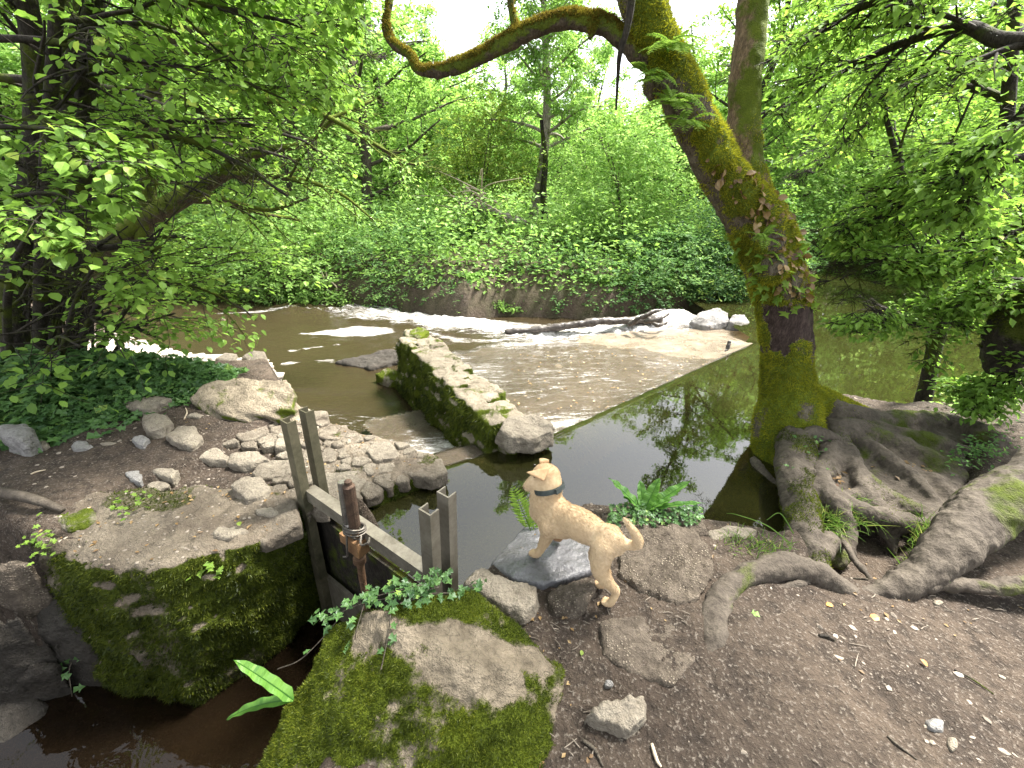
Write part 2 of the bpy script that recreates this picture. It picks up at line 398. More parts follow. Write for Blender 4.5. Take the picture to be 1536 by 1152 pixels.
def bark_mat(name, light, dark, moss=0.0, mossdir=None, stretch=3.0, mossc=1.0, rough=.85, mscale=3.0, vm=False, spot=.6):
    s = NT(name)
    mp = s.n('ShaderNodeMapping', None, Vector=s.co, Scale=(stretch, stretch, 1.0)).outputs[0]
    a = s.noise(9, 7, .65, .5, mp); b = s.noise(40, 5, .6, .2, mp)
    col = s.mix(s.ramp(a, [(.35, 0.), (.65, 1.)]), dark, light); col = s.mix(s.math('MULTIPLY', s.ramp(b, [(.38, 1.), (.55, 0.)]), spot), col, tuple(q * .35 for q in dark))
    h = s.math('ADD', a, s.math('MULTIPLY', b, .5))
    if moss:
        m = s.noise(mscale, 6, .65, .3)
        m = s.math('ADD', m, moss)
        if mossdir is not None:
            dt = s.n('ShaderNodeVectorMath', {'operation': 'DOT_PRODUCT'}, i0=s.n('ShaderNodeNewGeometry').outputs['Normal'], i1=mossdir).outputs['Value']
            m = s.math('ADD', m, s.math('MULTIPLY', dt, .16))
        m = s.ramp(s.math('ADD', s.attr('moss'), s.math('MULTIPLY', s.math('SUBTRACT', s.noise(30, 5, .7), .5), .9)), [(.4, 0.), (.66, 1.)]) if vm else s.ramp(m, [(.46, 0.), (.55, 1.)])
        mc = s.ramp(s.math('ADD', s.math('MULTIPLY', s.noise(6, 4, .6), .65), s.math('MULTIPLY', s.noise(90, 3, .6), .4)), [(p, tuple(q * mossc for q in c_)) for p, c_ in MOSS_RAMP])
        col = s.mix(m, col, mc); h = s.math('ADD', h, s.math('MULTIPLY', m, s.noise(120, 3)))
    return s.done(s.bsdf(col, rough, s.bump(h, .8, .02), .2))
def plain_mat(name, c0, c1, scale=12, rough=.6, metal=0.0, bump=.2, spec=.3, detail=6):
    s = NT(name); a = s.noise(scale, detail, .62, .4); b = s.noise(scale * 7, 4, .6)
    f = s.ramp(s.math('ADD', s.math('MULTIPLY', a, .7), s.math('MULTIPLY', b, .3)), [(.36, 0.), (.64, 1.)])
    return s.done(s.bsdf(s.mix(f, c0, c1), s.ramp(a, [(.3, min(1, rough * 1.2)), (.7, rough * .8)]), s.bump(s.math('ADD', a, b), bump, .01), spec, Metallic=metal))
def mud_mat():
    s = NT('mud'); a = s.noise(1.7, 8, .65, .3); b = s.noise(13, 7, .68, .2); c = s.noise(75, 5, .65); sp = s.n('ShaderNodeTexVoronoi', None, Vector=s.co, Scale=46.0).outputs['Distance']
    col = s.mix(s.ramp(a, [(.38, 0.), (.63, 1.)]), (.052, .039, .030), (.100, .077, .059))
    col = s.mix(s.math('MULTIPLY', s.ramp(b, [(.38, 1.), (.55, 0.)]), .65), col, (.022, .0175, .0145))
    col = s.mix(s.math('MULTIPLY', s.ramp(c, [(.55, 0.), (.66, 1.)]), .75), col, (.22, .19, .16))
    # far from the path the soil is covered in dark humus and moss
    y = s.n('ShaderNodeSeparateXYZ', None, Vector=s.co).outputs[1]
    far = s.ramp(s.math('DIVIDE', y, 20.0), [(.38, 0.), (.5, 1.)])
    green = s.mix(s.ramp(s.noise(2.2, 6, .65), [(.4, 0.), (.62, 1.)]), (.075, .055, .035), (.06, .075, .018))
    col = s.mix(far, col, green)
    h = s.math('ADD', s.math('MULTIPLY', b, 1.0), s.math('ADD', s.math('MULTIPLY', c, .4), s.math('MULTIPLY', s.ramp(sp, [(0, 1.), (.35, 0.)]), .18)))
    return s.done(s.bsdf(col, s.ramp(a, [(.35, .62), (.6, .9)]), s.bump(h, 1.0, .045), .14))
def water_mat(name, murk, clear=.3, wave=6.0, wstr=.05, foam=False, stretch=(1, 1, 1), tint=(.75, .62, .36), fine=0.0, rough=.015, ior=1.333):
    s = NT(name); mp = s.n('ShaderNodeMapping', None, Vector=s.co, Scale=stretch).outputs[0]
    h = s.noise(wave, 3, .5, .6, mp)
    if fine: h = s.math('ADD', h, s.math('MULTIPLY', s.noise(wave * 5, 3, .55, .5, mp), fine))
    nb = s.bump(h, wstr, .1)
    dif = s.n('ShaderNodeBsdfDiffuse', None, Color=murk).outputs[0]
    tr = s.n('ShaderNodeBsdfTransparent', None, Color=tint).outputs[0]
    body = s.n('ShaderNodeMixShader', None, Fac=clear, i1=dif, i2=tr).outputs[0]
    gl = s.n('ShaderNodeBsdfGlossy', None, Color=(1., 1., 1.), Roughness=rough, Normal=nb).outputs[0]
    fr = s.n('ShaderNodeFresnel', None, IOR=ior, Normal=nb).outputs[0]
    sh = s.n('ShaderNodeMixShader', None, Fac=fr, i1=body, i2=gl).outputs[0]
    if foam:
        fa = s.attr('foam'); mf = s.n('ShaderNodeMapping', None, Vector=s.co, Scale=(.55, 2.3, 1)).outputs[0]; n1 = s.math('ADD', s.math('MULTIPLY', s.noise(5.5, 8, .7, 1.2, mf), .75), s.math('MULTIPLY', s.noise(34, 5, .7, .3, mp), .3))
        k = s.ramp(s.math('ADD', fa, s.math('MULTIPLY', s.math('SUBTRACT', n1, .52), 1.7)), [(.02, 0.), (.5, 1.)])
        fc = s.ramp(n1, [(.36, (.16, .14, .115)), (.5, (.36, .34, .31)), (.66, (.72, .72, .72))])
        fo = s.bsdf(fc, .55, s.bump(n1, .6, .05), .3)
        sh = s.n('ShaderNodeMixShader', None, Fac=k, i1=sh, i2=fo).outputs[0]
    return s.done(sh)
G_PALE = [(0, (0.1046, 0.1875, 0.0428)), (.45, (0.2035, 0.3375, 0.0713)), (.8, (0.2558, 0.4250, 0.1306)), (1, (0.3720, 0.5000, 0.1663))]
G_MID = [(0, (0.0781, 0.1495, 0.0274)), (.5, (0.1628, 0.2795, 0.0456)), (.85, (0.2213, 0.3770, 0.0684)), (1, (0.3776, 0.4810, 0.0912))]
G_DEEP = [(0, (0.0279, 0.0700, 0.0228)), (.5, (0.0651, 0.1350, 0.0380)), (.85, (0.1023, 0.2000, 0.0532)), (1, (0.2232, 0.3200, 0.0665))]
G_BLUE = [(0, (.05, .11, .03)), (.5, (.095, .19, .055)), (.85, (.145, .26, .075)), (1, (.22, .34, .09))]
G_YEL = [(0, (.1, .17, .03)), (.5, (.19, .28, .05)), (1, (.30, .36, .07))]
MT = dict(
    mud=mud_mat(),
    lime=rock_mat('pale_limestone', (.35, .31, .245), (.15, .125, .10), moss=-.12, dirt=.3),
    flag=rock_mat('flagstone', (.33, .29, .23), (.12, .10, .08), moss=-.1, dirt=.75, scale=1.6),
    lime_moss=rock_mat('mossy_limestone', (.36, .32, .25), (.13, .11, .085), moss=.08, moss_nz=-.02),
    boulder=rock_mat('boulder_stone', (.36, .305, .225), (.12, .10, .075), moss=.02, moss_nz=-.12, dirt=.1, mossc=.95), bigboulder=rock_mat('foreground_stone', (.30, .25, .185), (.085, .07, .05), moss=1, dirt=.1, mossc=.85, vm=True),
    abut=rock_mat('abutment_stone', (.25, .21, .16), (.085, .07, .054), moss=1, mossc=.55, vm=True, dirt=.8),
    wall=rock_mat('wall_stone', (.36, .315, .24), (.15, .125, .095), moss=.2, moss_nz=-.29, mossc=.75, scale=1.3),
    darkrock=rock_mat('wet_dark_rock', (.075, .068, .06), (.03, .027, .023), moss=.0, moss_nz=0, dirt=.2),
    slab=rock_mat('wet_grey_slab', (.16, .16, .172), (.07, .068, .07), wet=1, dirt=.3, scale=.7),
    gritty=rock_mat('gritty_brown_rock', (.20, .165, .13), (.045, .036, .029), dirt=.5, scale=1.5, specks=.7),
    concrete=rock_mat('weir_stone', (.22, .175, .125), (.10, .08, .058), wet=1, dirt=.25, scale=.8),
    grey=rock_mat('grey_stone', (.34, .33, .32), (.17, .16, .15), dirt=.25),
    bank=rock_mat('far_bank_earth', (.16, .125, .085), (.06, .045, .03), moss=.06, dirt=.5, mossc=.8),
    bark_moss=bark_mat('mossy_bark', (.17, .145, .105), (.06, .05, .036), moss=1, vm=True, mossc=1.25),
    bark_bare=bark_mat('bare_trunk_bark', (.085, .06, .052), (.035, .024, .021), stretch=4.0),
    bark_root=bark_mat('root_bark', (.105, .088, .07), (.055, .045, .036), spot=.3, moss=-.11, stretch=1.6, mossc=.7, mscale=2.0),
    bark_dark=bark_mat('dark_bark', (.05, .043, .034), (.018, .015, .012), moss=-.04, mossc=.6),
    bark_mid=bark_mat('brown_bark', (.13, .11, .085), (.05, .042, .032), moss=.0, mossc=.8),
    bark_birch=bark_mat('birch_bark', (.42, .38, .32), (.16, .135, .11), moss=-.08),
    bark_limb=bark_mat('mossy_limb_bark', (.12, .095, .065), (.045, .036, .026), moss=.08, mossdir=(0, 0, 1.4), mossc=1.1, mscale=5.0),
    deadwood=plain_mat('dead_wood', (.30, .24, .17), (.52, .44, .33), 20, .8),
    driftwood=plain_mat('wet_dark_driftwood', (.03, .026, .024), (.11, .095, .085), 9, .4),
    steel=plain_mat('weathered_galvanised_steel', (.105, .092, .068), (.20, .18, .145), 9, .5, .35, .1, .4),
    steel_green=plain_mat('algae_stained_steel', (.05, .048, .028), (.13, .115, .075), 7, .55, .25, .1, .4),
    steel_bar=plain_mat('pale_steel_bar', (.10, .088, .066), (.23, .21, .17), 10, .45, .35, .1, .4),
    rust=plain_mat('rusty_iron', (.055, .03, .017), (.16, .095, .055), 24, .75, .2, .4),
    rust_dark=plain_mat('dark_painted_iron', (.028, .018, .013), (.085, .052, .034), 26, .7, .1, .5, .25),
    pipe=plain_mat('shiny_worn_pipe', (.12, .10, .085), (.38, .36, .33), 14, .25, .7, .15, .5),
    timber=plain_mat('orange_timber_block', (.10, .052, .024), (.22, .125, .06), 16, .7),
    wire=plain_mat('grey_wire', (.06, .055, .045), (.17, .15, .13), 30, .5, .5),

    leaf_pale=leaf_mat('pale_green_leaves', G_PALE, .45), leaf_mid=leaf_mat('mid_green_leaves', G_MID, .45), leaf_deep=leaf_mat('deep_green_leaves', G_DEEP, .42, .012),
    leaf_blue=leaf_mat('cool_green_leaves', G_BLUE, .42, .012), leaf_yel=leaf_mat('yellow_green_leaves', G_YEL, .5), ivy=leaf_mat('ivy_leaves', G_DEEP, .25, .02, 1.2, .4),
    fern=leaf_mat('fern_fronds', [(0, (.12, .22, .03)), (1, (.24, .36, .06))], .5), strap=leaf_mat('glossy_strap_fronds', [(0, (.05, .15, .02)), (1, (.15, .31, .05))], .45, .02),
    grass=leaf_mat('grass_blades', [(0, (.06, .12, .02)), (.7, (.13, .22, .04)), (1, (.27, .26, .09))], .4),
    moss=leaf_mat('moss_tufts', MOSS_RAMP, .35, .01), moss_dark=leaf_mat('dark_moss_tufts', [(p, tuple(q * .6 for q in c)) for p, c in MOSS_RAMP], .3, .01),
    moss_lush=leaf_mat('lush_moss_tufts', [(0, (.08, .085, .01)), (.5, (.24, .25, .018)), (1, (.42, .40, .035))], .45, .01),
    litter=leaf_mat('fallen_leaves', [(0, (.09, .05, .028)), (.5, (.20, .125, .05)), (.85, (.30, .21, .10)), (1, (.40, .29, .14))], .15, .03),
    orange=leaf_mat('orange_leaf', [(0, (.5, .2, .05)), (1, (.65, .32, .1))], .2, .03),
    pond=water_mat('pond_water', (.019, .019, .006), .24, 3.5, .008, False, (1, 1, 1), fine=.1, ior=1.6),
    channel=water_mat('channel_water', (.007, .0045, .0025), .2, 7.0, .03),
    river=water_mat('river_water', (.030, .0225, .012), .12, 8.0, .15, True, (1, 1.6, 1), fine=.45, rough=.03),
    film=water_mat('thin_weir_flow', (.075, .062, .047), .58, 13.0, .24, True, (1.2, 1.2, 1), tint=(.9, .86, .8), fine=.6, rough=.06),
)
def fur_mat(name, hair=False):
    s = NT(name); t = s.attr('tint')
    col = s.ramp(t, [(0, (.10, .065, .045)), (.2, (.40, .215, .10)), (.5, (.50, .37, .225)), (.8, (.61, .475, .315)), (1, (.70, .58, .42))])
    if not hair: col = s.mix(.25, col, s.ramp(s.noise(60, 4, .6), [(.35, (.42, .27, .14)), (.65, (.8, .62, .4))]))
    return s.done(s.bsdf(col, .75, s.bump(s.noise(120, 4), .2, .004) if not hair else None, .15))
MT['coat'] = fur_mat('dog_coat'); MT['hair'] = fur_mat('dog_hair', True)
# ------------------------------------------------------------------ light
W = bpy.data.worlds.new('World'); sc.world = W; W.use_nodes = True
nt = W.node_tree; bg = nt.nodes['Background']
SUN_EL, SUN_AZ = math.radians(60), math.radians(58)      # azimuth measured from +Y towards +X
sky = nt.nodes.new('ShaderNodeTexSky'); sky.sky_type = 'NISHITA'; sky.sun_disc = False
sky.sun_elevation = SUN_EL; sky.sun_rotation = SUN_AZ; sky.dust_density = 3.0
hs = nt.nodes.new('ShaderNodeHueSaturation'); hs.inputs['Saturation'].default_value = .22
nt.links.new(sky.outputs[0], hs.inputs['Color']); nt.links.new(hs.outputs[0], bg.inputs[0]); bg.inputs[1].default_value = .15
sun = bpy.data.lights.new('sun', 'SUN'); sun.energy = 5.0; sun.angle = math.radians(10); sun.color = (1, .95, .86)
so = bpy.data.objects.new('sun', sun); COL.objects.link(so)
sd = Vector((math.cos(SUN_EL) * math.sin(SUN_AZ), math.cos(SUN_EL) * math.cos(SUN_AZ), math.sin(SUN_EL)))
so.rotation_euler = sd.to_track_quat('Z', 'Y').to_euler(); so.location = sd * 60
sc.view_settings.view_transform = 'Standard'; sc.view_settings.look = 'None'; sc.view_settings.exposure = 2.1; sc.view_settings.gamma = 1
sc.render.engine = 'CYCLES'
try:
    sc.cycles.use_denoising = True; sc.cycles.max_bounces = 8; sc.cycles.diffuse_bounces = 3; sc.cycles.glossy_bounces = 3
    sc.cycles.transmission_bounces = 4; sc.cycles.transparent_max_bounces = 8; sc.cycles.caustics_reflective = False; sc.cycles.caustics_refractive = False
    sc.cycles.sample_clamp_indirect = 6
except Exception: pass

# ------------------------------------------------------------------ ground and water
ZP, ZL, ZC = -.2, -.62, -1.05            # pond, river, sluice channel
def poly(pts, z=None):
    return np.array([U(p[0], p[1], z)[:2] if (z is not None and len(p) == 2) else p[:2] for p in pts])
def sdf(poly_, X, Y):
    d = np.full(X.shape, 1e9); ins = np.zeros(X.shape, bool); n = len(poly_)
    for i in range(n):
        a, b = poly_[i], poly_[(i + 1) % n]; e = b - a
        wx, wy = X - a[0], Y - a[1]; t = np.clip((wx * e[0] + wy * e[1]) / (e @ e + 1e-12), 0, 1)
        d = np.minimum(d, np.hypot(wx - e[0] * t, wy - e[1] * t))
        c = (a[1] > Y) != (b[1] > Y)
        with np.errstate(divide='ignore', invalid='ignore'):
            ins ^= c & (X < e[0] * (Y - a[1]) / (e[1] if abs(e[1]) > 1e-12 else 1e-12) + a[0])
    return np.where(ins, -d, d)
C1, C2, C0 = U(1130, 515, ZP)[:2], U(830, 650, ZP)[:2], U(652, 702, ZP)[:2]
GL, GR = U(468, 735, .05), U(645, 857, .05)      # the ends of the sluice bar
g = nrm(GR - GL); gn = np.array((g[1], -g[0], 0)); gn = gn if gn[1] < 0 else -gn     # along the gate, and downstream
POND = np.array([C0, GL[:2] + (.3, .12), GR[:2] + gn[:2] * -.05 + g[:2] * .12] + [U(x, y, ZP)[:2] for x, y in ((705, 862), (742, 850), (800, 800), (860, 770), (905, 775), (960, 765), (1050, 795), (1135, 812), (1188, 800), (1170, 720), (1150, 640), (1240, 612), (1330, 632), (1420, 630))]
    + [np.array(p) for p in ((5.2, 4.0), (7.5, 6.0), (12, 10.5), (17, 15.5), (12, 16.4), (9.2, 13.2), (6.8, 10.8), (5.0, 9.6), (4.2, 9.0), (3.75, 8.3))] + [U(1125, 478, ZP)[:2], C1, C2])
LOW = np.array([U(x, y, z_)[:2] for x, y, z_ in ((436, 600, -.3), (470, 622, -.1), (543, 650, -.1), (600, 668, -.1))] + [C0, C2, C1, U(1125, 478, -.3)[:2]]
    + [U(x, y, -.45)[:2] for x, y in ((1040, 466), (990, 466), (900, 468))] + [U(x, y, ZL)[:2] for x, y in ((760, 474), (700, 482), (640, 478), (560, 462), (500, 456), (400, 452), (300, 450), (200, 444), (0, 432), (-300, 425), (-300, 520), (60, 500), (150, 512), (270, 530), (345, 545), (405, 548), (425, 572))])
CHAN = np.array([GL[:2] + gn[:2] * -.1, GR[:2] + gn[:2] * -.1, (-.3, 1.3), (-.45, 1.0), (-.7, .7), (-.9, -.6), (-5, -.6), (-5, 2.3), (-3.1, 1.75), (-2.55, 1.62), (-1.75, 1.5), (-1.52, 1.75), (-1.36, 2.14)])
def bank_h(X, Y):
    P = P2(X, Y); h = .0 + .05 * fbm(P, .9, 3, 2) + .012 * fbm(P, 6, 4, 5) + .038 * np.maximum(0, fbm(P, 2.6, 3, 8)) - .02 * np.maximum(0, fbm(P, 4.2, 2, 18) - .1)
    h = h - .06 * sstep(-.6, -2, X) + .5 * sstep(2.6, 5.0, X) * sstep(4.5, 1.5, Y) + .35 * sstep(-3.0, -7, X) * sstep(6.5, 3, Y)
    # gravel bar beside the river
    gb = sdf(GRAVEL, X, Y); h = np.where(gb < .6, h * (1 - sstep(.6, 0, gb)) + (-.52) * sstep(.6, 0, gb), h)
    far = sstep(6.5, 8.5, Y + .18 * np.abs(X))
    dl = np.minimum(DL, DP); rise = -.18 + .5 * sstep(0, .7, dl) + .12 * np.clip(dl, 0, 9) + .25 * np.clip(dl - 9, 0, 30) + .22 * fbm(P, .45, 4, 12) * sstep(0, 3, dl)
    return h * (1 - far) + rise * far
GRAVEL = np.array([U(x, y, -.52)[:2] for x, y in ((150, 520), (270, 526), (345, 540), (405, 546), (400, 568), (330, 572), (200, 575), (120, 560), (60, 530))])
def lines(dense, step, mid, mstep, far):
    a = np.arange(dense[0], dense[1] + 1e-6, step); lo = np.arange(dense[0] - mstep, mid[0], -mstep)[::-1]; hi = np.arange(dense[1] + mstep, mid[1], mstep)
    g_ = []; s_ = mstep; x = hi[-1]
    while x < far: s_ *= 1.22; x += s_; g_.append(x)
    g2 = []; s_ = mstep; x = lo[0]
    while x > -far: s_ *= 1.22; x -= s_; g2.append(x)
    return np.concatenate([g2[::-1], lo, a, hi, g_])
gx = lines((-4.2, 4.6), .028, (-10, 15), .12, 350); gy = lines((.3, 5.4), .028, (-1, 17), .12, 350)
X, Y = np.meshgrid(gx, gy); sh = X.shape; X, Y = X.ravel(), Y.ravel()
jit = fbm(P2(X, Y), 3.0, 3, 31) * .05
DP, DL, DC = sdf(POND, X, Y), sdf(LOW, X, Y), sdf(CHAN, X, Y)
Z = bank_h(X, Y)
HOL = np.array([U(x, y, 0)[:2] for x, y in ((1212, 690), (1240, 640), (1450, 655), (1455, 720), (1430, 790), (1385, 858), (1285, 862), (1222, 845))])
Z = Z + (-.20 - Z) * sstep(.06, -.14, sdf(HOL, X, Y))
ABP = np.array([U(x, y, -.09)[:2] for x, y in ((70, 800), (150, 745), (300, 690), (330, 660), (440, 625), (470, 626), (540, 652), (600, 668), (655, 690), (650, 708), (565, 750), (495, 778), (470, 772), (385, 812), (250, 845), (140, 852))])
Z = np.where(True, Z + (-.14 - Z) * .8 * sstep(.0, -.12, sdf(ABP, X, Y)), Z)
for D_, bed, w in ((DL, -1.05, .22), (DP, -.75, .2), (DC, -1.25, .16)):
    t = sstep(w * .6, -w * .6, D_ + jit); Z = Z * (1 - t) + bed * t + .04 * fbm(P2(X, Y), 4, 3, 3) * t
near = (Y < 7) & (np.abs(X) < 6); DRY = np.minimum(np.minimum(DP, DL), DC)
Z += np.where(near, .007 * fbm(P2(X, Y), 22, 3, 6), 0)
ii = np.arange(len(gy) - 1)[:, None] * len(gx); jj = np.arange(len(gx) - 1)[None]
F4 = np.stack([ii + jj, ii + jj + 1, ii + jj + 1 + len(gx), ii + jj + len(gx)], -1).reshape(-1, 4)
GV = np.stack([X, Y, Z], 1)
tag(obj('ground', (GV, np.zeros((0, 3), np.int64), F4), MT['mud'], smooth=True), kind='structure')
_zg = Z.reshape(sh)
def gz(x, y):
    """ground height"""
    x, y = np.atleast_1d(np.asarray(x, float)), np.atleast_1d(np.asarray(y, float))
    i = np.clip(np.searchsorted(gx, x) - 1, 0, len(gx) - 2); j = np.clip(np.searchsorted(gy, y) - 1, 0, len(gy) - 2)
    u = np.clip((x - gx[i]) / (gx[i + 1] - gx[i]), 0, 1); v = np.clip((y - gy[j]) / (gy[j + 1] - gy[j]), 0, 1)
    return _zg[j, i] * (1 - u) * (1 - v) + _zg[j, i + 1] * u * (1 - v) + _zg[j + 1, i] * (1 - u) * v + _zg[j + 1, i + 1] * u * v
def gz1(x, y): return float(gz(x, y)[0])
def grid_in(poly_, step, pad, extra=None):
    lo, hi = poly_.min(0) - pad, poly_.max(0) + pad
    ax, ay = np.arange(lo[0], hi[0], step), np.arange(lo[1], hi[1], step); A, B_ = np.meshgrid(ax, ay); a, b = A.ravel(), B_.ravel()
    i = np.arange(len(ay) - 1)[:, None] * len(ax); j = np.arange(len(ax) - 1)[None]
    F = np.stack([i + j, i + j + 1, i + j + 1 + len(ax), i + j + len(ax)], -1).reshape(-1, 4)
    k = sdf(poly_, a, b) < pad
    if extra is not None: k &= extra(a, b)
    F = F[k[F].all(1)]; used = np.unique(F); m = np.full(len(a), -1); m[used] = np.arange(len(used))
    return a[used], b[used], m[F]
E3 = np.zeros((0, 3), np.int64)
# pond
cn = nrm(np.array((-(C1 - C2)[1], (C1 - C2)[0]))); cn = cn if cn[1] > 0 else -cn          # downstream of the weir crest
def off_crest(x, y): return (x - C2[0]) * cn[0] + (y - C2[1]) * cn[1]
lc = nrm(np.array((-(C2 - C0)[1], (C2 - C0)[0]))); lt = nrm(C2 - C0); lL = np.linalg.norm(C2 - C0)
def over_crest(x, y):
    al = (x - C0[0]) * lt[0] + (y - C0[1]) * lt[1]; return np.where(al < lL, (x - C0[0]) * lc[0] + (y - C0[1]) * lc[1], off_crest(x, y))
def gate_side(x, y): return (x - GL[0]) * gn[0] + (y - GL[1]) * gn[1]
def far_side(a, b):
    return ((over_crest(a, b) < .25) | (a > C1[0] + .1)) & (gate_side(a, b) < .02)
a, b, F = grid_in(POND, .06, .3, far_side)
gs = np.maximum(gate_side(a, b) + .06, 0); a, b = a - gn[0] * gs, b - gn[1] * gs
zp = ZP - np.where(a > C1[0] + .1, 0, .55 * np.maximum(over_crest(a, b) + .015, 0))
tag(obj('pond_water', (np.stack([a, b, zp], 1), E3, F), MT['pond'], smooth=True), kind='structure')
a, b, F = grid_in(CHAN, .1, .25)
kk = ((a - GL[0]) * gn[0] + (b - GL[1]) * gn[1]) > -.15
tag(obj('channel_water', (np.stack([a, b, np.full_like(a, ZC)], 1), E3, F[kk[F].all(1)]), MT['channel'], smooth=True), kind='structure')
# weir aprons (a sloping stone floor) and the water running over them
AP = np.array([C2 + (.1, .05), C1, U(1122, 484, -.27)[:2], U(1060, 490, -.34)[:2], U(950, 497, -.42)[:2], U(850, 508, -.5)[:2], U(740, 510, -.55)[:2], U(655, 500, -.6)[:2], U(650, 520, -.55)[:2], U(745, 605, -.4)[:2]])
def ap_z(x, y):
    d = np.maximum(off_crest(x, y), 0); return ZP - .025 - .118 * d - .035 * sstep(0, .22, d)
a, b, F = grid_in(AP, .04, .25)
z = ap_z(a, b) + .012 * fbm(P2(a, b), 3, 4, 40) + .02 * np.maximum(0, fbm(P2(a, b), 1.3, 3, 41)) * sstep(.3, 1.5, off_crest(a, b)); z -= .3 * sstep(-.02, -.3, off_crest(a, b))
wv = obj('weir', (np.stack([a, b, z], 1), E3, F), MT['concrete'], smooth=True)
tag(wv, 'broad sloping stone weir apron with thin sheet of water sliding over it', 'weir')
a, b, F = grid_in(AP, .03, .18)
oc = off_crest(a, b); dw = np.clip((a - C2[0]) * (C1 - C2)[0] + (b - C2[1]) * (C1 - C2)[1], 0, 99) / ((C1 - C2) @ (C1 - C2))
dry = sstep(.55, .95, dw + .12 * fbm(P2(a, b), 1.2, 3, 44))
z = ap_z(a, b) + .016 - .03 * dry + .006 * fbm(P2(a, b), 8, 3, 45) * (1 - dry); z -= .25 * sstep(-.03, -.25, oc)
near_wall = np.hypot(a - C2[0] - .12, b - C2[1] - .1)
fo = -.07 + .14 * fbm(P2(a, b) * (1, 1.6, 1), 2.0, 4, 47) + .22 * sstep(.55, .1, near_wall) + .2 * np.exp(-((sdf(AP, a, b) + .0) / .35) ** 2) * sstep(1.2, 2.2, oc) - .25 * dry  # base level lifted so pale specks paint ripple sparkle along with real foam
tag(obj('weir_flow', (np.stack([a, b, z], 1), E3, F), MT['film'], smooth=True, vattr={'foam': fo}), kind='structure')
# left spillway between the stone abutment and the wall
SP = np.array([C0, C2 + (-.08, -.05), U(752, 668, -.25)[:2], U(690, 606, -.5)[:2], U(560, 650, -.62)[:2], U(590, 672, -.6)[:2]])
ln = nrm(np.array((-(C2 - C0)[1], (C2 - C0)[0])))
def sp_z(x, y):
    d = np.maximum((x - C0[0]) * ln[0] + (y - C0[1]) * ln[1], 0); return ZP - .03 - .22 * sstep(.15, .55, d) - .07 * sstep(.55, 1.3, d)
a, b, F = grid_in(SP, .035, .12)
z = sp_z(a, b) + .008 * fbm(P2(a, b), 4, 3, 50); z -= .25 * sstep(-.02, -.25, (a - C0[0]) * ln[0] + (b - C0[1]) * ln[1])
tag(obj('spillway', (np.stack([a, b, z], 1), E3, F), MT['concrete'], smooth=True), 'small stone spillway ramp between mossy abutment corner and end of wall', 'weir')
a, b, F = grid_in(SP, .022, .1); d = (a - C0[0]) * ln[0] + (b - C0[1]) * ln[1]; al = (a - C0[0]) * nrm(C2 - C0)[0] + (b - C0[1]) * nrm(C2 - C0)[1]
rag = .14 * fbm(P2(a, b), 5, 3, 52)
fo = -.1 + .5 * np.exp(-((d - .5 + rag) / .13) ** 2) + .25 * np.exp(-((d - .75 + rag) / .2) ** 2) * sstep(.7, .2, al)
z = sp_z(a, b) + .022 + .01 * fbm(P2(a, b), 12, 3, 53) * sstep(.2, .5, d) - .06 * sstep(.75, 1.05, al) * sstep(.5, .8, d); z -= .2 * sstep(-.04, -.2, d)
tag(obj('spillway_flow', (np.stack([a, b, z], 1), E3, F), MT['film'], smooth=True, vattr={'foam': fo}), kind='structure')
# river
def dline(pts, a, b):
    d = np.full(a.shape, 1e9)
    for p, q in zip(pts[:-1], pts[1:]):
        e = q - p; t = np.clip(((a - p[0]) * e[0] + (b - p[1]) * e[1]) / (e @ e), 0, 1); d = np.minimum(d, np.hypot(a - p[0] - e[0] * t, b - p[1] - e[1] * t))
    return d
RAP = np.array([U(x, y, z_)[:2] for x, y, z_ in ((1015, 478, -.35), (960, 489, -.45), (880, 494, -.5), (790, 494, -.55), (715, 490, ZL), (655, 482, ZL), (600, 474, ZL), (530, 467, ZL), (440, 464, ZL))])
FO1 = poly(((447, 502), (500, 503), (545, 505), (592, 500), (590, 493), (560, 489), (530, 489), (505, 495), (450, 499)), ZL)
a, b, F = grid_in(LOW, .05, .3)
dr = dline(RAP, a, b); R0 = sstep(.75, .1, dr); tt = sstep(1.0, 3.3, a)
P = P2(a, b); chop = fbm(P * (.8, 1.4, 1), 3.0, 4, 60, .6, True)
z = ZL + .012 * fbm(P, 4, 3, 61) + R0 * (.11 * chop + .03) + .30 * tt * sstep(7.2, 7.9, b + .05 * a) * sstep(1.6, .3, dr)
fo = -.35 + .74 * sstep(.95, .08, dr + .2 * fbm(P, 2, 3, 63)) * sstep(-5.2, -2.0, a) + .1 * chop * R0
fo = np.maximum(fo, -.35 + .85 * sstep(.12, -.12, sdf(FO1, a, b) + .1 * fbm(P, 3, 3, 66)))
for L_, w, s_ in ((((438, 527), (470, 521), (505, 517)), .1, .52), (((425, 546), (462, 541), (500, 541)), .06, .6), (((500, 543), (600, 520)), .05, .36), (((330, 470), (440, 466), (520, 468)), .12, .5), (((600, 660), (560, 640), (500, 620)), .3, .3), (((640, 500), (700, 512), (800, 510), (900, 503)), .2, .5)):
    fo = np.maximum(fo, -.35 + s_ * sstep(1, .2, (dline(poly(L_, ZL), a, b) + .06 * fbm(P, 4, 2, 67)) / w))
tag(obj('river_water', (np.stack([a, b, z], 1), E3, F), MT['river'], smooth=True, vattr={'foam': fo}), kind='structure')
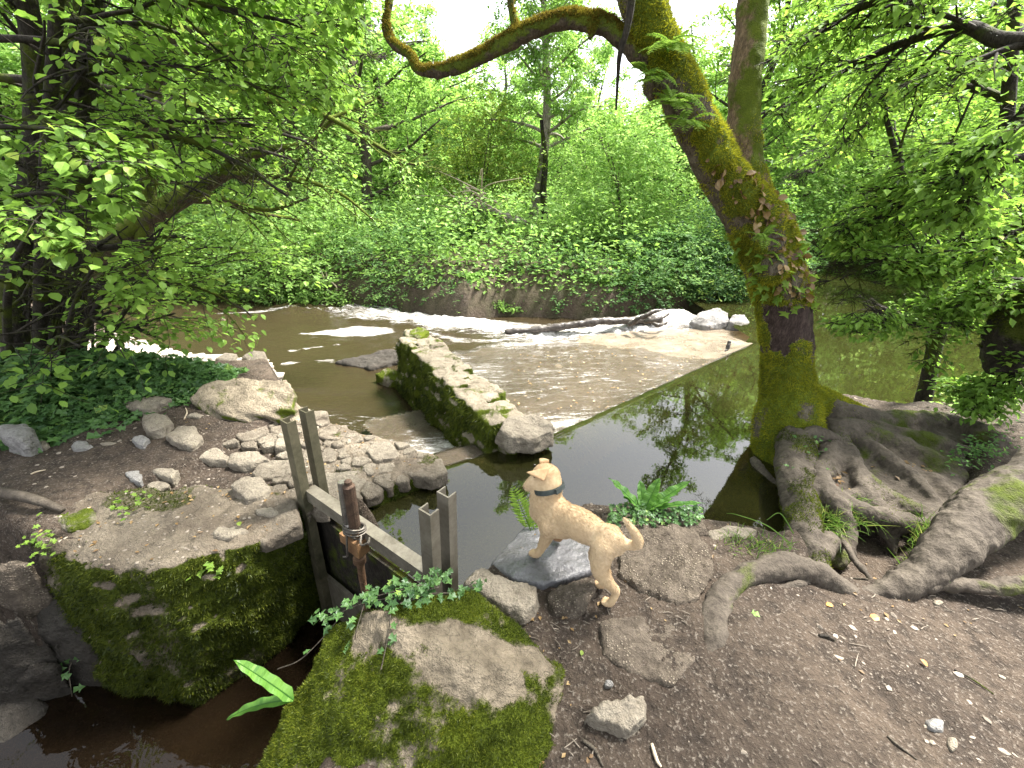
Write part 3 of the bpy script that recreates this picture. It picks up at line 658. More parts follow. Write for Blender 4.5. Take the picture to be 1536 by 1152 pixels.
# ------------------------------------------------------------------ stones and walls
def px_hull(B, top, bottom):
    """a block whose upper outline is given as (px, py, z) and lower outline likewise or as a drop"""
    T_ = [U(*p) for p in top]
    if isinstance(bottom, (int, float)): 
        c = np.mean(T_, 0); Bt = [np.array((*(c[:2] + (t[:2] - c[:2]) * 1.12), t[2] - bottom)) for t in T_]
    else: Bt = [U(*p) if len(p) == 3 else np.array(p[:3]) for p in bottom]
    hull(B, np.array(T_ + Bt))
def stone(name, label, cat, top, bottom, mat, vox=.014, amp=.018, freq=5, seed=0, strata=0, parent=None, sdir=(0, 0, 1), extra=None, relax_=2):
    B = MB(); px_hull(B, top, bottom)
    for e in (extra or []): px_hull(B, *e)
    gq = rough(fuse(B, vox, relax_), amp, freq, seed, strata, sdir=sdir)
    c = gq[0].mean(0); c[2] = gq[0][:, 2].min()
    o = obj(name, gq, MT[mat], parent, None if parent else c, smooth=True)
    if not parent: tag(o, label, cat)
    return o, gq

# left abutment: a big mossy block with flat stones laid in its top
ab = thing('abutment', 'big mossy stone block with flagstones set in its top beside the dark channel', 'stone block', (-1.7, 1.9, -1.2))
B = MB()
za = -.09
hull(B, [U(*p) for p in ((52, 805, -.12), (75, 770, -.07), (140, 742, -.05), (300, 730, za), (436, 730, za), (446, 768, za), (428, 792, -.12), (385, 815, za), (250, 848, za), (140, 855, -.1))]
     + [np.array(p) for p in ((-2.46, 1.55, -.5), (-2.32, 1.45, -1.0), (-2.2, 1.45, -1.4), (-1.72, 1.36, -.9), (-1.72, 1.42, -1.4), (-1.45, 1.74, -1.4), (-1.4, 1.92, -1.4), (-2.3, 2.3, -1.4), (-1.3, 2.3, -1.4), (-1.95, 1.4, -.75))])
hull(B, [U(*p) for p in ((445, 735, za), (488, 752, -.12), (560, 740, -.098), (648, 703, -.092), (657, 688, -.092), (600, 666, -.088), (540, 648, -.088), (470, 625, -.088), (435, 640, -.088))]
     + [np.array(p) for p in ((-1.18, 2.12, -1.4), (-.6, 2.33, -1.4), (-.58, 2.6, -1.4), (-1.4, 3.3, -1.4), (-1.6, 2.3, -1.4), (-2.3, 4.2, -1.4))])
gq = fuse(B, .018, 4); N = vnormals(*gq)
W_ = gq[0] + N * (.05 * fbm(gq[0], 2.2, 4, 70) + .035 * fbm(gq[0], 7, 5, 71, .55, True))[:, None]; AB = (W_, gq[1])
def ab_moss(P, N): return np.clip(sstep(.75, .35, N[:, 2]) * (.8 + .8 * fbm(P, 3.2, 5, 72)) + .5 * sstep(.05, .35, fbm(P, 3.5, 4, 75)) * sstep(-.22, -.1, P[:, 1] - 1.85 + .0 * P[:, 0]) , 0, 1)
obj('block', AB, MT['abut'], ab, smooth=True, vattr={'moss': ab_moss(AB[0], vnormals(*AB))})
B = MB(); rs = np.random.default_rng(5)
pav_poly = poly(((300, 640), (440, 620), (475, 626), (545, 652), (600, 668), (655, 690), (640, 706), (560, 740), (470, 768), (385, 806), (330, 800), (400, 730), (430, 680), (340, 665)), -.09)
pts = []
lo, hi = pav_poly.min(0), pav_poly.max(0); tries = 0
while tries < 5000:
    tries += 1; p = lo + rs.random(2) * (hi - lo)
    if sdf(pav_poly, p[:1], p[1:])[0] > -.01: continue
    r = rs.choice([.06, .11, .18, .26], p=[.3, .25, .25, .2])
    if all(np.hypot(p[0] - q[0], p[1] - q[1]) > (r + q[2]) * .55 for q in pts): pts.append((p[0], p[1], r))
def cell(i):
    """outline of the ground nearest to stone i"""
    p = np.array(pts[i][:2]); R_ = pts[i][2] * 1.0; an = np.arange(10) / 10 * 6.28 + rs.random(); Q = [p + R_ * rs.uniform(.62, 1.15) * np.array((math.cos(t) * 1.15, math.sin(t) * .9)) for t in an]
    for j, q in enumerate(pts):
        if j == i or np.hypot(q[0] - p[0], q[1] - p[1]) > .6: continue
        d = np.array(q[:2]) - p; L_ = np.linalg.norm(d); n_ = d / L_; m_ = L_ * pts[i][2] / (pts[i][2] + q[2]) - .008; out = []
        for k in range(len(Q)):
            A, C_ = Q[k], Q[(k + 1) % len(Q)]; ta, tc = (A - p) @ n_ - m_, (C_ - p) @ n_ - m_
            if ta <= 0: out.append(A)
            if ta * tc < 0: out.append(A + (C_ - A) * ta / (ta - tc))
        Q = out
        if len(Q) < 3: return None
    return np.array(Q)
for i in range(len(pts)):
    Q = cell(i)
    if Q is None: continue
    zt = -.079 + rs.uniform(-.009, .014); sl = rs.normal(0, .09, 2); c_ = Q.mean(0); I_ = c_ + (Q - c_) * .95; zz = zt + (I_ - c_) @ sl
    hull(B, np.concatenate([np.column_stack([I_, zz]), np.column_stack([Q, zz - .014]), np.column_stack([Q, zz * 0 - .17])]))
PV = rough(fuse(B, .0075, 0), .011, 13, 3); obj('flagstones', PV, MT['flag'], ab, smooth=True)
obj('moss', fuzz(AB, 260000, lambda P, N: sstep(.3, .7, ab_moss(P, N)) * (P[:, 2] > -1.1) * (P[:, 1] < 2.6), .022, .007, .8, .5), MT['moss_dark'], ab)
# moss cushions and little ferny sprigs on its face
B = MB(); P, N = sample(AB, 5000, lambda P, N: (N[:, 2] < .5) * (N[:, 1] < .2) * sstep(0, .35, fbm(P, 4, 4, 77)) * (P[:, 2] < -.12) * (P[:, 2] > -1.0))
leaves(B, P, N * .5 + RS.normal(size=N.shape) * .6 + (0, 0, -.5), N + RS.normal(size=N.shape) * .4, RS.uniform(.018, .045, len(P)), 'ivy', np.clip(RS.normal(.35, .15, len(P)), 0, 1))
obj('creeping_moss', B, MT['moss_dark'], ab)

for i, (lb, top, dr, mt, a_) in enumerate((
    ('dark mossy rock at the left foot of the abutment by the channel', ((40, 900, -.45), (75, 880, -.4), (120, 930, -.55), (150, 985, -.8), (100, 985, -.8), (60, 950, -.6)), .5, 'darkrock', .03),
    ('flat brown stone on the left bank above the dark slab', ((-30, 860, -.2), (10, 838, -.15), (50, 845, -.18), (55, 870, -.3), (10, 885, -.3)), .25, 'gritty', .02),
    ('dark rock low on the left channel bank below the dark slab', ((-60, 1020, -.8), (20, 985, -.72), (90, 1000, -.8), (60, 1035, -.95), (-20, 1050, -.95)), .3, 'darkrock', .03))):
    stone('rock', lb, 'rock', top, dr, mt, .014, a_, 5, 300 + i)
# the long stone wall
wl = thing('stone_wall', 'long low rubble stone wall between the two spillways, moss hanging down its left side', 'wall', (-.55, 4.0, -.8))
A_, Bn_ = U(622, 500, .08)[:2], U(766, 632, .04)[:2]; wd = nrm(Bn_ - A_); wp = np.array((wd[1], -wd[0])); wp = wp if wp[0] > 0 else -wp; WLen = np.linalg.norm(Bn_ - A_)
B = MB(); rs = np.random.default_rng(8)
def wpt(s, t, z): return np.array((*(A_ + wd * s + wp * t), z))
hull(B, [wpt(s, t, z) for s in (-.05, WLen - .1) for t, z in ((-.15, -.03), (.15, -.03), (.24, -1.1), (-.26, -1.1))])
s = -.05
while s < WLen + .0:
    l = rs.uniform(.12, .22); t = -.21
    while t < .17:
        w = rs.uniform(.1, .24); 
        if t + w > .14: w = .21 - t
        zt = .06 - .02 * s / WLen + rs.uniform(-.025, .025); c = .012; j = lambda: rs.uniform(-.015, .015)
        q = [(s + c + j(), t + c + j()), (s + l - c + j(), t + c + j()), (s + l - c + j(), t + w - c + j()), (s + c + j(), t + w - c + j())]
        hull(B, [wpt(a, b, zt + j() * .8) for a, b in q] + [wpt(a + (a - s - l / 2) * .15, b + (b - t - w / 2) * .15, zt - .13) for a, b in q]); t += w
    for side in (-1, 1):
        z = -.02
        while z > -.85:
            hh = rs.uniform(.09, .18); o_ = side * (.19 + .08 * (-z)); e = rs.uniform(-.02, .035)
            hull(B, [wpt(s + a, o_ + side * (d + e), z - k) for a in (.01, l - .01) for d in (-.1, .03) for k in (.01, hh - .01)]); z -= hh
    s += l
WLg = rough(fuse(B, .016, 2), .022, 7, 81); obj('masonry', WLg, MT['wall'], wl, smooth=True)
obj('moss', fuzz(WLg, 90000, lambda P, N: np.clip((.55 - N[:, 2]) * 2, 0, 1) * ((P[:, :2] - A_) @ wp < .02) * sstep(-.35, .1, fbm(P, 6, 3, 83)), .045, .012, .5, 1.1), MT['moss_dark'], wl)
for nm, lb, top, dr, mt, sd_ in (
    ('boulder', 'rounded pale boulder capping the near end of the long stone wall', ((748, 640, .04), (768, 624, .05), (802, 621, .045), (826, 633, .02), (829, 647, .0), (800, 658, .0), (765, 655, .02)), .15, 'lime', 1),
    ('boulder', 'upright grey stone tucked under the left corner of the wall end', ((742, 640, -.04), (757, 645, 0), (775, 664, -.1), (776, 672, -.14), (750, 664, -.12)), .25, 'lime_moss', 2),
    ('boulder', 'mossy boulder at the left foot of the long stone wall', ((630, 575, -.38), (655, 570, -.3), (672, 590, -.33), (668, 606, -.45), (640, 606, -.45)), .35, 'boulder', 3),
    ('boulder', 'yellowish rounded rock at the edge of the green pool, lowest of the rock pile', ((563, 560, -.5), (580, 552, -.43), (598, 556, -.43), (600, 568, -.5), (580, 573, -.55)), .3, 'lime_moss', 4),
    ('boulder', 'flat grey rock leaning on wall foot behind the yellowish pool rock', ((596, 546, -.42), (622, 543, -.38), (632, 556, -.4), (612, 562, -.46)), .3, 'lime_moss', 5),
    ('boulder', 'square dark rock wedged against the far part of the wall', ((602, 530, -.38), (622, 524, -.32), (632, 536, -.36), (612, 542, -.42)), .3, 'lime_moss', 6),
    ('boulder', 'long dark rock below the wall, between the pool rocks and the wall moss', ((596, 562, -.52), (632, 556, -.45), (640, 572, -.5), (606, 574, -.56)), .25, 'darkrock', 7),
    ('rock_slab', 'thin dark wet slab lying at the lip of the green pool', ((503, 543, -.6), (560, 528, -.56), (606, 522, -.52), (600, 540, -.55), (555, 552, -.59), (535, 546, -.6)), .2, 'darkrock', 8),
    ('boulder', 'dark stone block at the far end of the wall where the rapids pass', ((606, 494, .1), (632, 490, .12), (646, 497, .1), (630, 507, .06), (610, 506, .04)), .6, 'lime_moss', 9)):
    stone(nm, lb, 'rock', top, dr, mt, .014, .035, 5, sd_ * 7)
for lb, top, dr, sd_ in (('long pale ridge rock at the far right end of the weir beside the foam', ((1033, 482, -.3), (1052, 466, -.12), (1075, 460, -.05), (1092, 468, -.1), (1095, 482, -.22), (1060, 489, -.3)), .3, 21),
                         ('low rounded rock right of the pale ridge rock at the end of the weir', ((1092, 482, -.2), (1100, 470, -.1), (1116, 470, -.08), (1126, 480, -.15), (1118, 488, -.22)), .3, 22)):
    stone('boulder', lb, 'rock', top, dr, 'grey', .025, .05, 3, sd_)

# the block behind the cobbles, the near boulder and the rocks by the dog
stone('boulder', 'large slanting block with mossy right end beyond the cobbles', 'rock', ((285, 596, .02), (315, 572, .1), (360, 566, .16), (430, 570, .2), (442, 585, .16), (440, 612, .05), (400, 622, .02), (330, 624, .0)), .35, 'boulder', .016, .03, 3.2, 31, .03, sdir=(.3, .2, 1))
fb = thing('boulder', 'huge moss covered boulder in the foreground trailing ivy from its peak', 'boulder', (-.3, .8, -.6))
B = MB()
hull(B, [U(*p) for p in ((505, 940, .12), (540, 918, .2), (620, 905, .25), (690, 888, .18), (722, 905, .13), (770, 955, .09), (820, 985, .06), (846, 1005, .0), (765, 1015, .15), (690, 1000, .2), (600, 945, .25))]
     + [np.array(p) for p in ((-.62, .98, -.2), (-.66, .9, -.6), (-.86, .78, -.75), (-.86, .72, -.25), (-.8, .45, -.4), (-.1, .4, -.3), (.26, .62, -.3), (.28, .9, -.35), (-.3, 1.3, -.4), (.0, 1.25, -.4), (.2, .55, -.1), (-.55, .6, -.05))])
hull(B, [U(*p) for p in ((700, 892, .14), (760, 940, .1), (822, 985, .06), (845, 1010, -.02), (790, 1030, .05), (700, 960, .1))] + [np.array(p) for p in ((-.1, 1.2, -.3), (.26, .95, -.3), (.2, .8, -.3), (-.2, .9, -.3))])
gq = fuse(B, .011, 5); N = vnormals(*gq)
d = .05 * fbm(gq[0], 2.2, 4, 90) + .022 * fbm(gq[0], 7, 5, 91, .55, True) + .012 * fbm(gq[0], 22, 3, 92)
FB = (gq[0] + N * d[:, None], gq[1])
def fbm_mask(P, N):
    ridge = np.exp(-(dline(np.array([U(x, y, z)[:2] for x, y, z in ((560, 930, .22), (620, 955, .24), (690, 1005, .2), (765, 1015, .15))]), P[:, 0], P[:, 1]) / .07) ** 2) + np.exp(-(dline(np.array([U(x, y, z)[:2] for x, y, z in ((660, 945, .2), (720, 975, .15), (800, 985, .08))]), P[:, 0], P[:, 1]) / .06) ** 2)
    return np.clip(.92 + 1.0 * fbm(P, 4.0, 5, 94) + .5 * fbm(P, 17, 3, 97) - 1.1 * np.clip(ridge, 0, 1) * (N[:, 2] > .05) + .1 * sstep(.6, .1, N[:, 2]), 0, 1)
obj('stone_body', FB, MT['bigboulder'], fb, smooth=True, vattr={'moss': fbm_mask(FB[0], vnormals(*FB))})
obj('moss', fuzz(FB, 330000, lambda P, N: sstep(.32, .7, fbm_mask(P, N)) * (P[:, 2] > -.65), .013, .004, .8), MT['moss'], fb)
ivb = MB(); iv_tube = MB()
def ivy_run(B, TB, pts, n, size, spread, up=(0, -.3, 1)):
    Q = smooth_path(pts, 8); tube(TB, Q, .0022, 4, cap=False)
    t = RS.random(n) * (len(Q) - 1.01); i = t.astype(int); P = Q[i] + RS.normal(size=(n, 3)) * spread * (1, 1, .35)
    leaves(B, P + (0, 0, .012), RS.normal(size=(n, 3)) * (1, 1, .35), np.array(up) + RS.normal(size=(n, 3)) * .35, RS.uniform(.55, 1.2, n) * size, 'ivy')
for pp, n_, sp in ((((480, 932, .12), (545, 905, .22), (610, 893, .26), (660, 880, .24)), 60, .02), (((540, 900, .22), (600, 885, .27), (650, 872, .25), (668, 858, .22)), 60, .022), (((600, 905, .26), (650, 890, .24), (700, 890, .16), (722, 880, .13)), 45, .02)):
    ivy_run(ivb, iv_tube, [U(*q) for q in pp], n_, .034, sp)
for pp, n_ in ((((548, 905, .23), (538, 940, .19), (532, 965, .12), (515, 990, .08)), 7), (((590, 900, .26), (584, 950, .23), (574, 1000, .18)), 5), (((520, 912, .2), (495, 945, .1), (455, 985, 0.02), (420, 1000, -.05)), 6)):
    ivy_run(ivb, iv_tube, [U(*q) + (0, -.015, .01) for q in pp], n_, .036, .01)
iv = thing('ivy', 'glossy ivy runners spreading over the peak of the big foreground boulder', 'ivy', U(620, 900, .22)); obj('ivy_leaves', ivb, MT['ivy'], iv); obj('stem', iv_tube, MT['bark_mid'], iv)

for nm, lb, top, dr, mt, a_, f_, st in (
    ('rock_slab', 'smooth wet grey slab under the front paws of the dog', ((737, 846, -.02), (762, 815, -.02), (792, 786, -.02), (850, 780, -.01), (892, 800, .02), (896, 850, .03), (850, 868, .03), (815, 876, .03), (770, 868, .02)), .32, 'slab', .012, 4, 0),
    ('rock', 'pale flat topped rock between the steel post and the wet slab', ((697, 872, .05), (722, 848, .05), (760, 868, .06), (805, 880, .05), (800, 905, .05), (785, 926, .04), (750, 905, .06)), .28, 'lime', .018, 6, .01),
    ('rock', 'dark gritty rock behind the wet slab, in front of dog and hind paw', ((822, 890, .03), (850, 870, .045), (890, 864, .045), (893, 880, .04), (880, 908, .03), (862, 925, .0), (832, 918, .01)), .2, 'gritty', .02, 7, 0),
    ('rock_slab', 'broad gritty brown slab with broken edge right of the dog tail', ((935, 800, .04), (985, 788, .05), (1040, 790, .06), (1062, 812, .05), (1072, 860, .05), (1050, 895, .05), (1025, 908, .04), (975, 885, .04), (930, 860, .03)), .25, 'gritty', .024, 9, .01),
    ('rock', 'earthy ledge rock carrying the strap leaved fern clump by the pond', ((905, 778, .0), (935, 762, .03), (1000, 760, .06), (1050, 775, .05), (1062, 800, .02), (1000, 795, .03), (930, 800, .03)), .35, 'gritty', .025, 5, 0),
    ('rock_slab', 'flat brown stone in the mud right of the hind paw', ((900, 930, .012), (960, 922, .022), (1030, 932, .03), (1045, 985, .03), (1010, 1025, .02), (950, 1010, .012), (905, 980, .01)), .14, 'gritty', .012, 8, 0),
    ('rock', 'pale jagged stone lying alone in the mud at the lower middle', ((878, 1072, .03), (905, 1055, .05), (945, 1050, .055), (968, 1042, .06), (966, 1075, .05), (945, 1095, .05), (918, 1080, .04)), .09, 'lime', .018, 11, 0),
    ('rock', 'small pale stone in grass at the pond edge left of the root', ((1062, 796, .02), (1090, 789, .03), (1135, 792, .03), (1140, 806, .0), (1100, 815, 0), (1070, 812, 0)), .2, 'lime', .015, 7, 0)):
    stone(nm, lb, 'rock', top, dr, mt, .009, a_ * 1.4, f_ * 1.3, sum(map(ord, lb)) % 97, st)
# loose stones on the left bank:   label, centre px, size px (w, h), height, material
LS = (('rough pale block, middle one of three under the ivy', (233, 632), 52, 30, .10, 'lime'), ('low pale rock with ridged top at the ivy edge', (215, 603), 90, 26, .10, 'lime'),
      ('broad cream stone in front of the rough pale block', (275, 652), 72, 34, .06, 'lime'), ('small grey stone left of the broad cream stone', (210, 660), 28, 18, .05, 'grey'),
      ('flat pale stone with notched edge, left of a matching one', (318, 682), 60, 22, .05, 'lime'), ('flat pale stone right of the notched stone', (368, 685), 74, 26, .05, 'lime'),
      ('blue grey pointed stone standing in the mud', (203, 712), 32, 26, .06, 'grey'), ('cream rock with dark hollow right of the blue grey stone', (250, 708), 48, 20, .06, 'lime'),
      ('low cream rock with shaded front below the hollow one', (235, 728), 46, 18, .05, 'lime'), ('rounded pale rock on the cobbles near the steel post', (378, 730), 66, 36, .08, 'lime'),
      ('thin grey slate lying on the bare mud', (122, 667), 36, 18, .03, 'grey'), ('narrow pale sliver of stone on the mud', (160, 665), 32, 8, .02, 'lime'),
      ('grey boulder at the far left edge under the leaves', (22, 645), 62, 40, .16, 'grey'), ('small tan stone beside the grey boulder', (62, 665), 24, 14, .04, 'lime'),
      ('small flat stone below the slanting mossy block', (292, 622), 30, 10, .03, 'lime'), ('cream pebble sized rock by the cobble edge above the post', (430, 652), 40, 14, .03, 'lime'),
      ('pale slab on the front lip of the mossy abutment', (340, 796), 76, 24, .05, 'lime'), ('pale corner stone on the abutment lip by the steel post', (400, 768), 44, 20, .05, 'lime'),
      ('flat ochre stone at the left shoulder of the abutment', (110, 775), 90, 40, .07, 'lime_moss'), ('tiny pale stone on the abutment lip left of the pale slab', (275, 822), 18, 10, .03, 'lime'),
      ('small white pebble rock in the mud above the jagged stone', (915, 1022), 20, 14, .03, 'grey'), ('white quartz pebble at the lower right of the mud', (1430, 1115), 14, 26, .02, 'lime'),
      ('small grey stone at bottom right among the chips', (1405, 1085), 26, 20, .03, 'grey'), ('pinkish stone chip below the big grey root', (1408, 903), 16, 9, .02, 'lime'))
for i, (lb, (cx, cy), w, h, ht, mt) in enumerate(LS):
    rs = np.random.default_rng(100 + i); c = U(cx, cy, 0); zg = gz1(c[0], c[1])
    if cx < 700: zg = max(zg, -.09) if 240 < cx < 660 and cy > 640 else zg
    k = int(rs.integers(5, 8)); an = np.arange(k) / k * 6.28 + rs.normal(0, .2, k); rr = rs.uniform(.75, 1.15, k)
    top = [(cx + math.cos(t) * w * .5 * r * .9, cy + math.sin(t) * h * .5 * r * .9, zg + ht * rs.uniform(.55, .8)) for t, r in zip(an, rr)]
    stone('rock', lb, 'rock', top, ht + .08, mt, .008 if w < 60 else .011, .007 + .0002 * w, 9, 200 + i * 3, .006, relax_=1)
# stuff: gravel bar, pebbles and chips in the mud
def scatter_stones(n, fn, smin, smax, seed, flat=.6, power=3.0):
    rs = np.random.default_rng(seed); B = MB(); P = fn(rs, n); n = len(P)
    S = smin + (smax - smin) * rs.random(n) ** power; T0, F = ICO[1]
    A = rs.uniform(.6, 1.3, (n, 3)) * (1, 1, flat); th = rs.random(n) * 6.28
    Vv = T0[None] * (1 + .18 * rs.normal(size=(n, len(T0), 1))) * A[:, None] * S[:, None, None]
    c, s_ = np.cos(th)[:, None], np.sin(th)[:, None]; Vv = np.stack([Vv[..., 0] * c - Vv[..., 1] * s_, Vv[..., 0] * s_ + Vv[..., 1] * c, Vv[..., 2]], -1)
    Vv += P[:, None]; o_ = (np.arange(n) * len(T0))[:, None, None]; B.add(Vv.reshape(-1, 3), (F[None] + o_).reshape(-1, 3), None, np.repeat(rs.random(n), len(F))); return B
def peb_mat(name, lo, hi):
    s = NT(name); t = s.attr('tint'); c = s.mix(t, lo, hi); n_ = s.noise(40, 5); return s.done(s.bsdf(s.mix(.35, c, s.ramp(n_, [(.3, tuple(q * .5 for q in lo)), (.7, hi)])), .8, s.bump(n_, .4, .01), .25))
MT['pebble'] = peb_mat('mud_pebbles', (.09, .075, .06), (.34, .29, .235)); MT['gravel'] = peb_mat('pale_gravel', (.25, .21, .17), (.62, .56, .49))
def on_mud(rs, n):
    x = rs.uniform(-3.6, 3.4, n); y = rs.uniform(.35, 4.2, n); k = (np.minimum.reduce([sdf(q, x, y) for q in (POND, LOW, CHAN)]) > .12) & (fbm(P2(x, y), 1.6, 3, 61) * 2.2 + .45 > rs.random(n)) & ((x > 0) | (rs.random(n) < .9)); x, y = x[k], y[k]
    return np.stack([x, y, gz(x, y) + .001], 1)
tag(obj('mud_pebbles', scatter_stones(8000, on_mud, .002, .016, 3, .4, 4.5), MT['pebble'], smooth=False), kind='stuff')
def on_gravel(rs, n):
    lo, hi = GRAVEL.min(0) - .5, GRAVEL.max(0) + .5; x = rs.uniform(lo[0], hi[0], n); y = rs.uniform(lo[1], hi[1], n); k = (sdf(GRAVEL, x, y) < .25 * rs.random(n)) ; x, y = x[k], y[k]
    return np.stack([x, y, gz(x, y) + .01], 1)
tag(obj('gravel_bar', scatter_stones(9000, on_gravel, .018, .085, 4, .6, 2.5), MT['gravel'], smooth=True), kind='stuff')
for lb, top, sd_ in (('larger tan rock at the river end of the gravel bar', ((362, 535, -.45), (378, 524, -.38), (396, 526, -.38), (402, 540, -.46), (380, 545, -.48)), 41), ('pale rock on the gravel bar left of the larger tan rock', ((322, 538, -.46), (338, 528, -.42), (355, 530, -.42), (352, 545, -.48)), 42)):
    stone('rock', lb, 'rock', top, .2, 'lime', .014, .02, 6, sd_)

# ------------------------------------------------------------------ sluice gate
sg = thing('sluice_gate', 'steel sluice gate frame with slotted posts, cross bar and rusty screw spindle', 'sluice gate', (*((GL + GR) / 2)[:2], -1.2))
def channel(c, z0, z1, open_dir, face_dir, mat, w=.075, dpt=.05, th=.006):
    """upright U-section: web across face_dir side, flanges running along open_dir"""
    B = MB(); c = np.asarray(c, float); zc, hz = (z0 + z1) / 2, (z1 - z0) / 2; o_, f_ = np.asarray(open_dir, float), np.asarray(face_dir, float); zv = np.array((0, 0, hz))
    ctr = np.array((*c[:2], zc))
    box(B, ctr, f_ * w / 2, o_ * th / 2, zv)
    for s_ in (-1, 1): box(B, ctr + f_ * s_ * (w / 2 - th / 2) + o_ * (dpt / 2 + th / 2), f_ * th / 2, o_ * (dpt - th * .0) / 2, zv * .999)
    return B
gl, gr = GL[:2] - g[:2] * .045, GR[:2] + g[:2] * .05
ZT = V(440, 630, GL[1])[2]; ZTR = U(665, 733, 0); 
zr = .48
for nm_c, zt in ((gl, ZT), (gr, zr)):
    sgn = 1 if nm_c is gl else -1
    for k, dz in ((1, 0), (-1, .02)):
        cc = nm_c + gn[:2] * k * .055
        obj('post', channel((*cc, 0), -1.3, zt + dz, -gn, g * sgn, None, .07, .045, .007), MT['steel_green' if nm_c is gl else 'steel'], sg)
B = MB(); bc = (GL + GR) / 2; L_ = np.linalg.norm((GR - GL)[:2]) / 2 + .02; box(B, (bc[0], bc[1], .02), g * L_, gn * .032, np.array((0, 0, .04)))
obj('cross_bar', B, MT['steel_bar'], sg)
B = MB(); box(B, (bc[0], bc[1], -.98), g * (L_ + .03), gn * .012, np.array((0, 0, .3))); obj('gate_plate', B, MT['steel'], sg)
B = MB(); box(B, (bc[0] - gn[0] * .06, bc[1] - gn[1] * .06, -.72), g * (L_ + .1), gn * .02, np.array((0, 0, .5))); obj('dark_gap_board', B, MT['bark_dark'], sg)  # added dark board, stands in for the shadowed gap behind the gate
sp = U(541, 800, -.02); fr = (sp[:2] - GL[:2]) @ g[:2] + .035; sx = GL[:2] + g[:2] * fr + gn[:2] * .055
def lathe(B, c, prof, k=14, ax=(0, 0, 1)):
    prof = np.array(prof, float); tube(B, np.array(c) + prof[:, :1] * nrm(ax), prof[:, 1], k)
B = MB(); pr = [(-1.02, .017)]
z = -.99
while z < -.30: pr += [(z, .016), (z + .006, .019), (z + .012, .016)]; z += .013
pr += [(-.3, .02), (-.2, .02), (-.17, .022), (-.165, .034), (-.13, .034), (-.125, .022), (.0, .022), (.05, .02)]
lathe(B, (*sx, 0), pr); obj('spindle', B, MT['rust'], sg)
B = MB(); lathe(B, (*(sx + g[:2] * .012 + gn[:2] * .005), 0), [(.09, .02), (.1, .028), (.11, .029), (.36, .03), (.365, .024), (.37, .018), (.39, .018), (.395, .01)]); obj('sleeve_pipe', B, MT['rust_dark'], sg)
B = MB(); p0 = np.array((*(sx - g[:2] * .03 + gn[:2] * .02), .045)); p1 = np.array((*(sx - g[:2] * .055 + gn[:2] * .0), .35)); d_ = nrm(p1 - p0)
tube(B, [p0, p0 + d_ * .05, p0 + d_ * .06, p1, p1 + d_ * .001, p1 - d_ * .02], [.028, .028, .021, .021, .017, .016], 14); obj('handle_pipe', B, MT['pipe'], sg)
B = MB(); box(B, (*(sx + gn[:2] * .0), -.035), g * .055, gn * .036, np.array((0, 0, .045))); box(B, (*(sx - g[:2] * .085 + gn[:2] * .0), -.03), g * .024, gn * .03, np.array((0, 0, .03))); obj('timber_block', B, MT['timber'], sg)
B = MB(); rs = np.random.default_rng(3)
for i in range(5):
    an = np.linspace(0, 6.6, 24); r0 = .045 + rs.uniform(-.006, .01); tl = rs.normal(0, .25, 2); ctr = np.array((*(sx + g[:2] * .0), .055 + i * .009))
    tube(B, np.stack([ctr[0] + np.cos(an) * r0 * 1.2, ctr[1] + np.sin(an) * r0, ctr[2] + np.cos(an) * tl[0] * .05 + np.sin(an) * tl[1] * .05], 1), .0045, 5)
w0 = np.array((*sx, .06))
tube(B, smooth_path([w0 + g * .05, w0 + g * .1 + gn * .04 + (0, 0, -.005), w0 + g * .15 + gn * .03 + (0, 0, .03), w0 + g * .12 + gn * .0 + (0, 0, .02)], 6), .0055, 5)
tube(B, smooth_path([w0 + gn * .05, w0 + gn * .06 + (0, 0, -.08), w0 + gn * .055 - g * .02 + (0, 0, -.15), w0 + gn * .06 - g * .05 + (0, 0, -.17)], 6), .006, 5)
obj('tie_wire', B, MT['wire'], sg)
B = MB(); c0 = V(562, 750, 2.25); box(B, c0, g * .025, gn * .02, np.array((0, 0, .035))); obj('bracket', B, MT['steel'], sg)

# ------------------------------------------------------------------ dog
dog = thing('dog', 'young pale golden labrador standing on the wet slab, looking away over the pond', 'dog', (.33, 1.45, 0))
B = MB(); f_ = nrm((-.817, .577, 0)); l_ = nrm((-.577, -.817, 0)); up = np.array((0, 0, 1.))
pel, che = np.array((.452, 1.385, .335)), np.array((.225, 1.57, .30))
ellip(B, pel + up * .0, (.087, .056, .074), f_, 3); ellip(B, (pel + che) / 2 + up * .012, (.16, .066, .082), f_ , 3); ellip(B, che + f_ * -.02 - up * .005, (.125, .077, .108), f_, 3)
ellip(B, che + up * .055 + f_ * .015, (.085, .062, .065), f_, 3); ellip(B, che + f_ * .075 - up * .01, (.05, .055, .07), f_, 3)
HD = V(817, 722, 1.62); HD[2] = max(HD[2], .50)
limb(B, [che + up * .06 + f_ * .05, che * .45 + HD * .55 + up * .035 - f_ * .0, HD + np.array((.02, -.0, -.01))], [.078, .064, .056], 6, 14)
ellip(B, HD, (.064, .058, .052), (-.9, .15, -.1), 3)
mz = nrm((-.82, -.06, -.76)); limb(B, [HD + mz * .03 + (0, 0, -.004), HD + mz * .07, HD + mz * .105], [.043, .036, .028], 5, 12)
ellip(B, HD + mz * .03 + np.array((0, -.025, -.02)), .032, n=2)
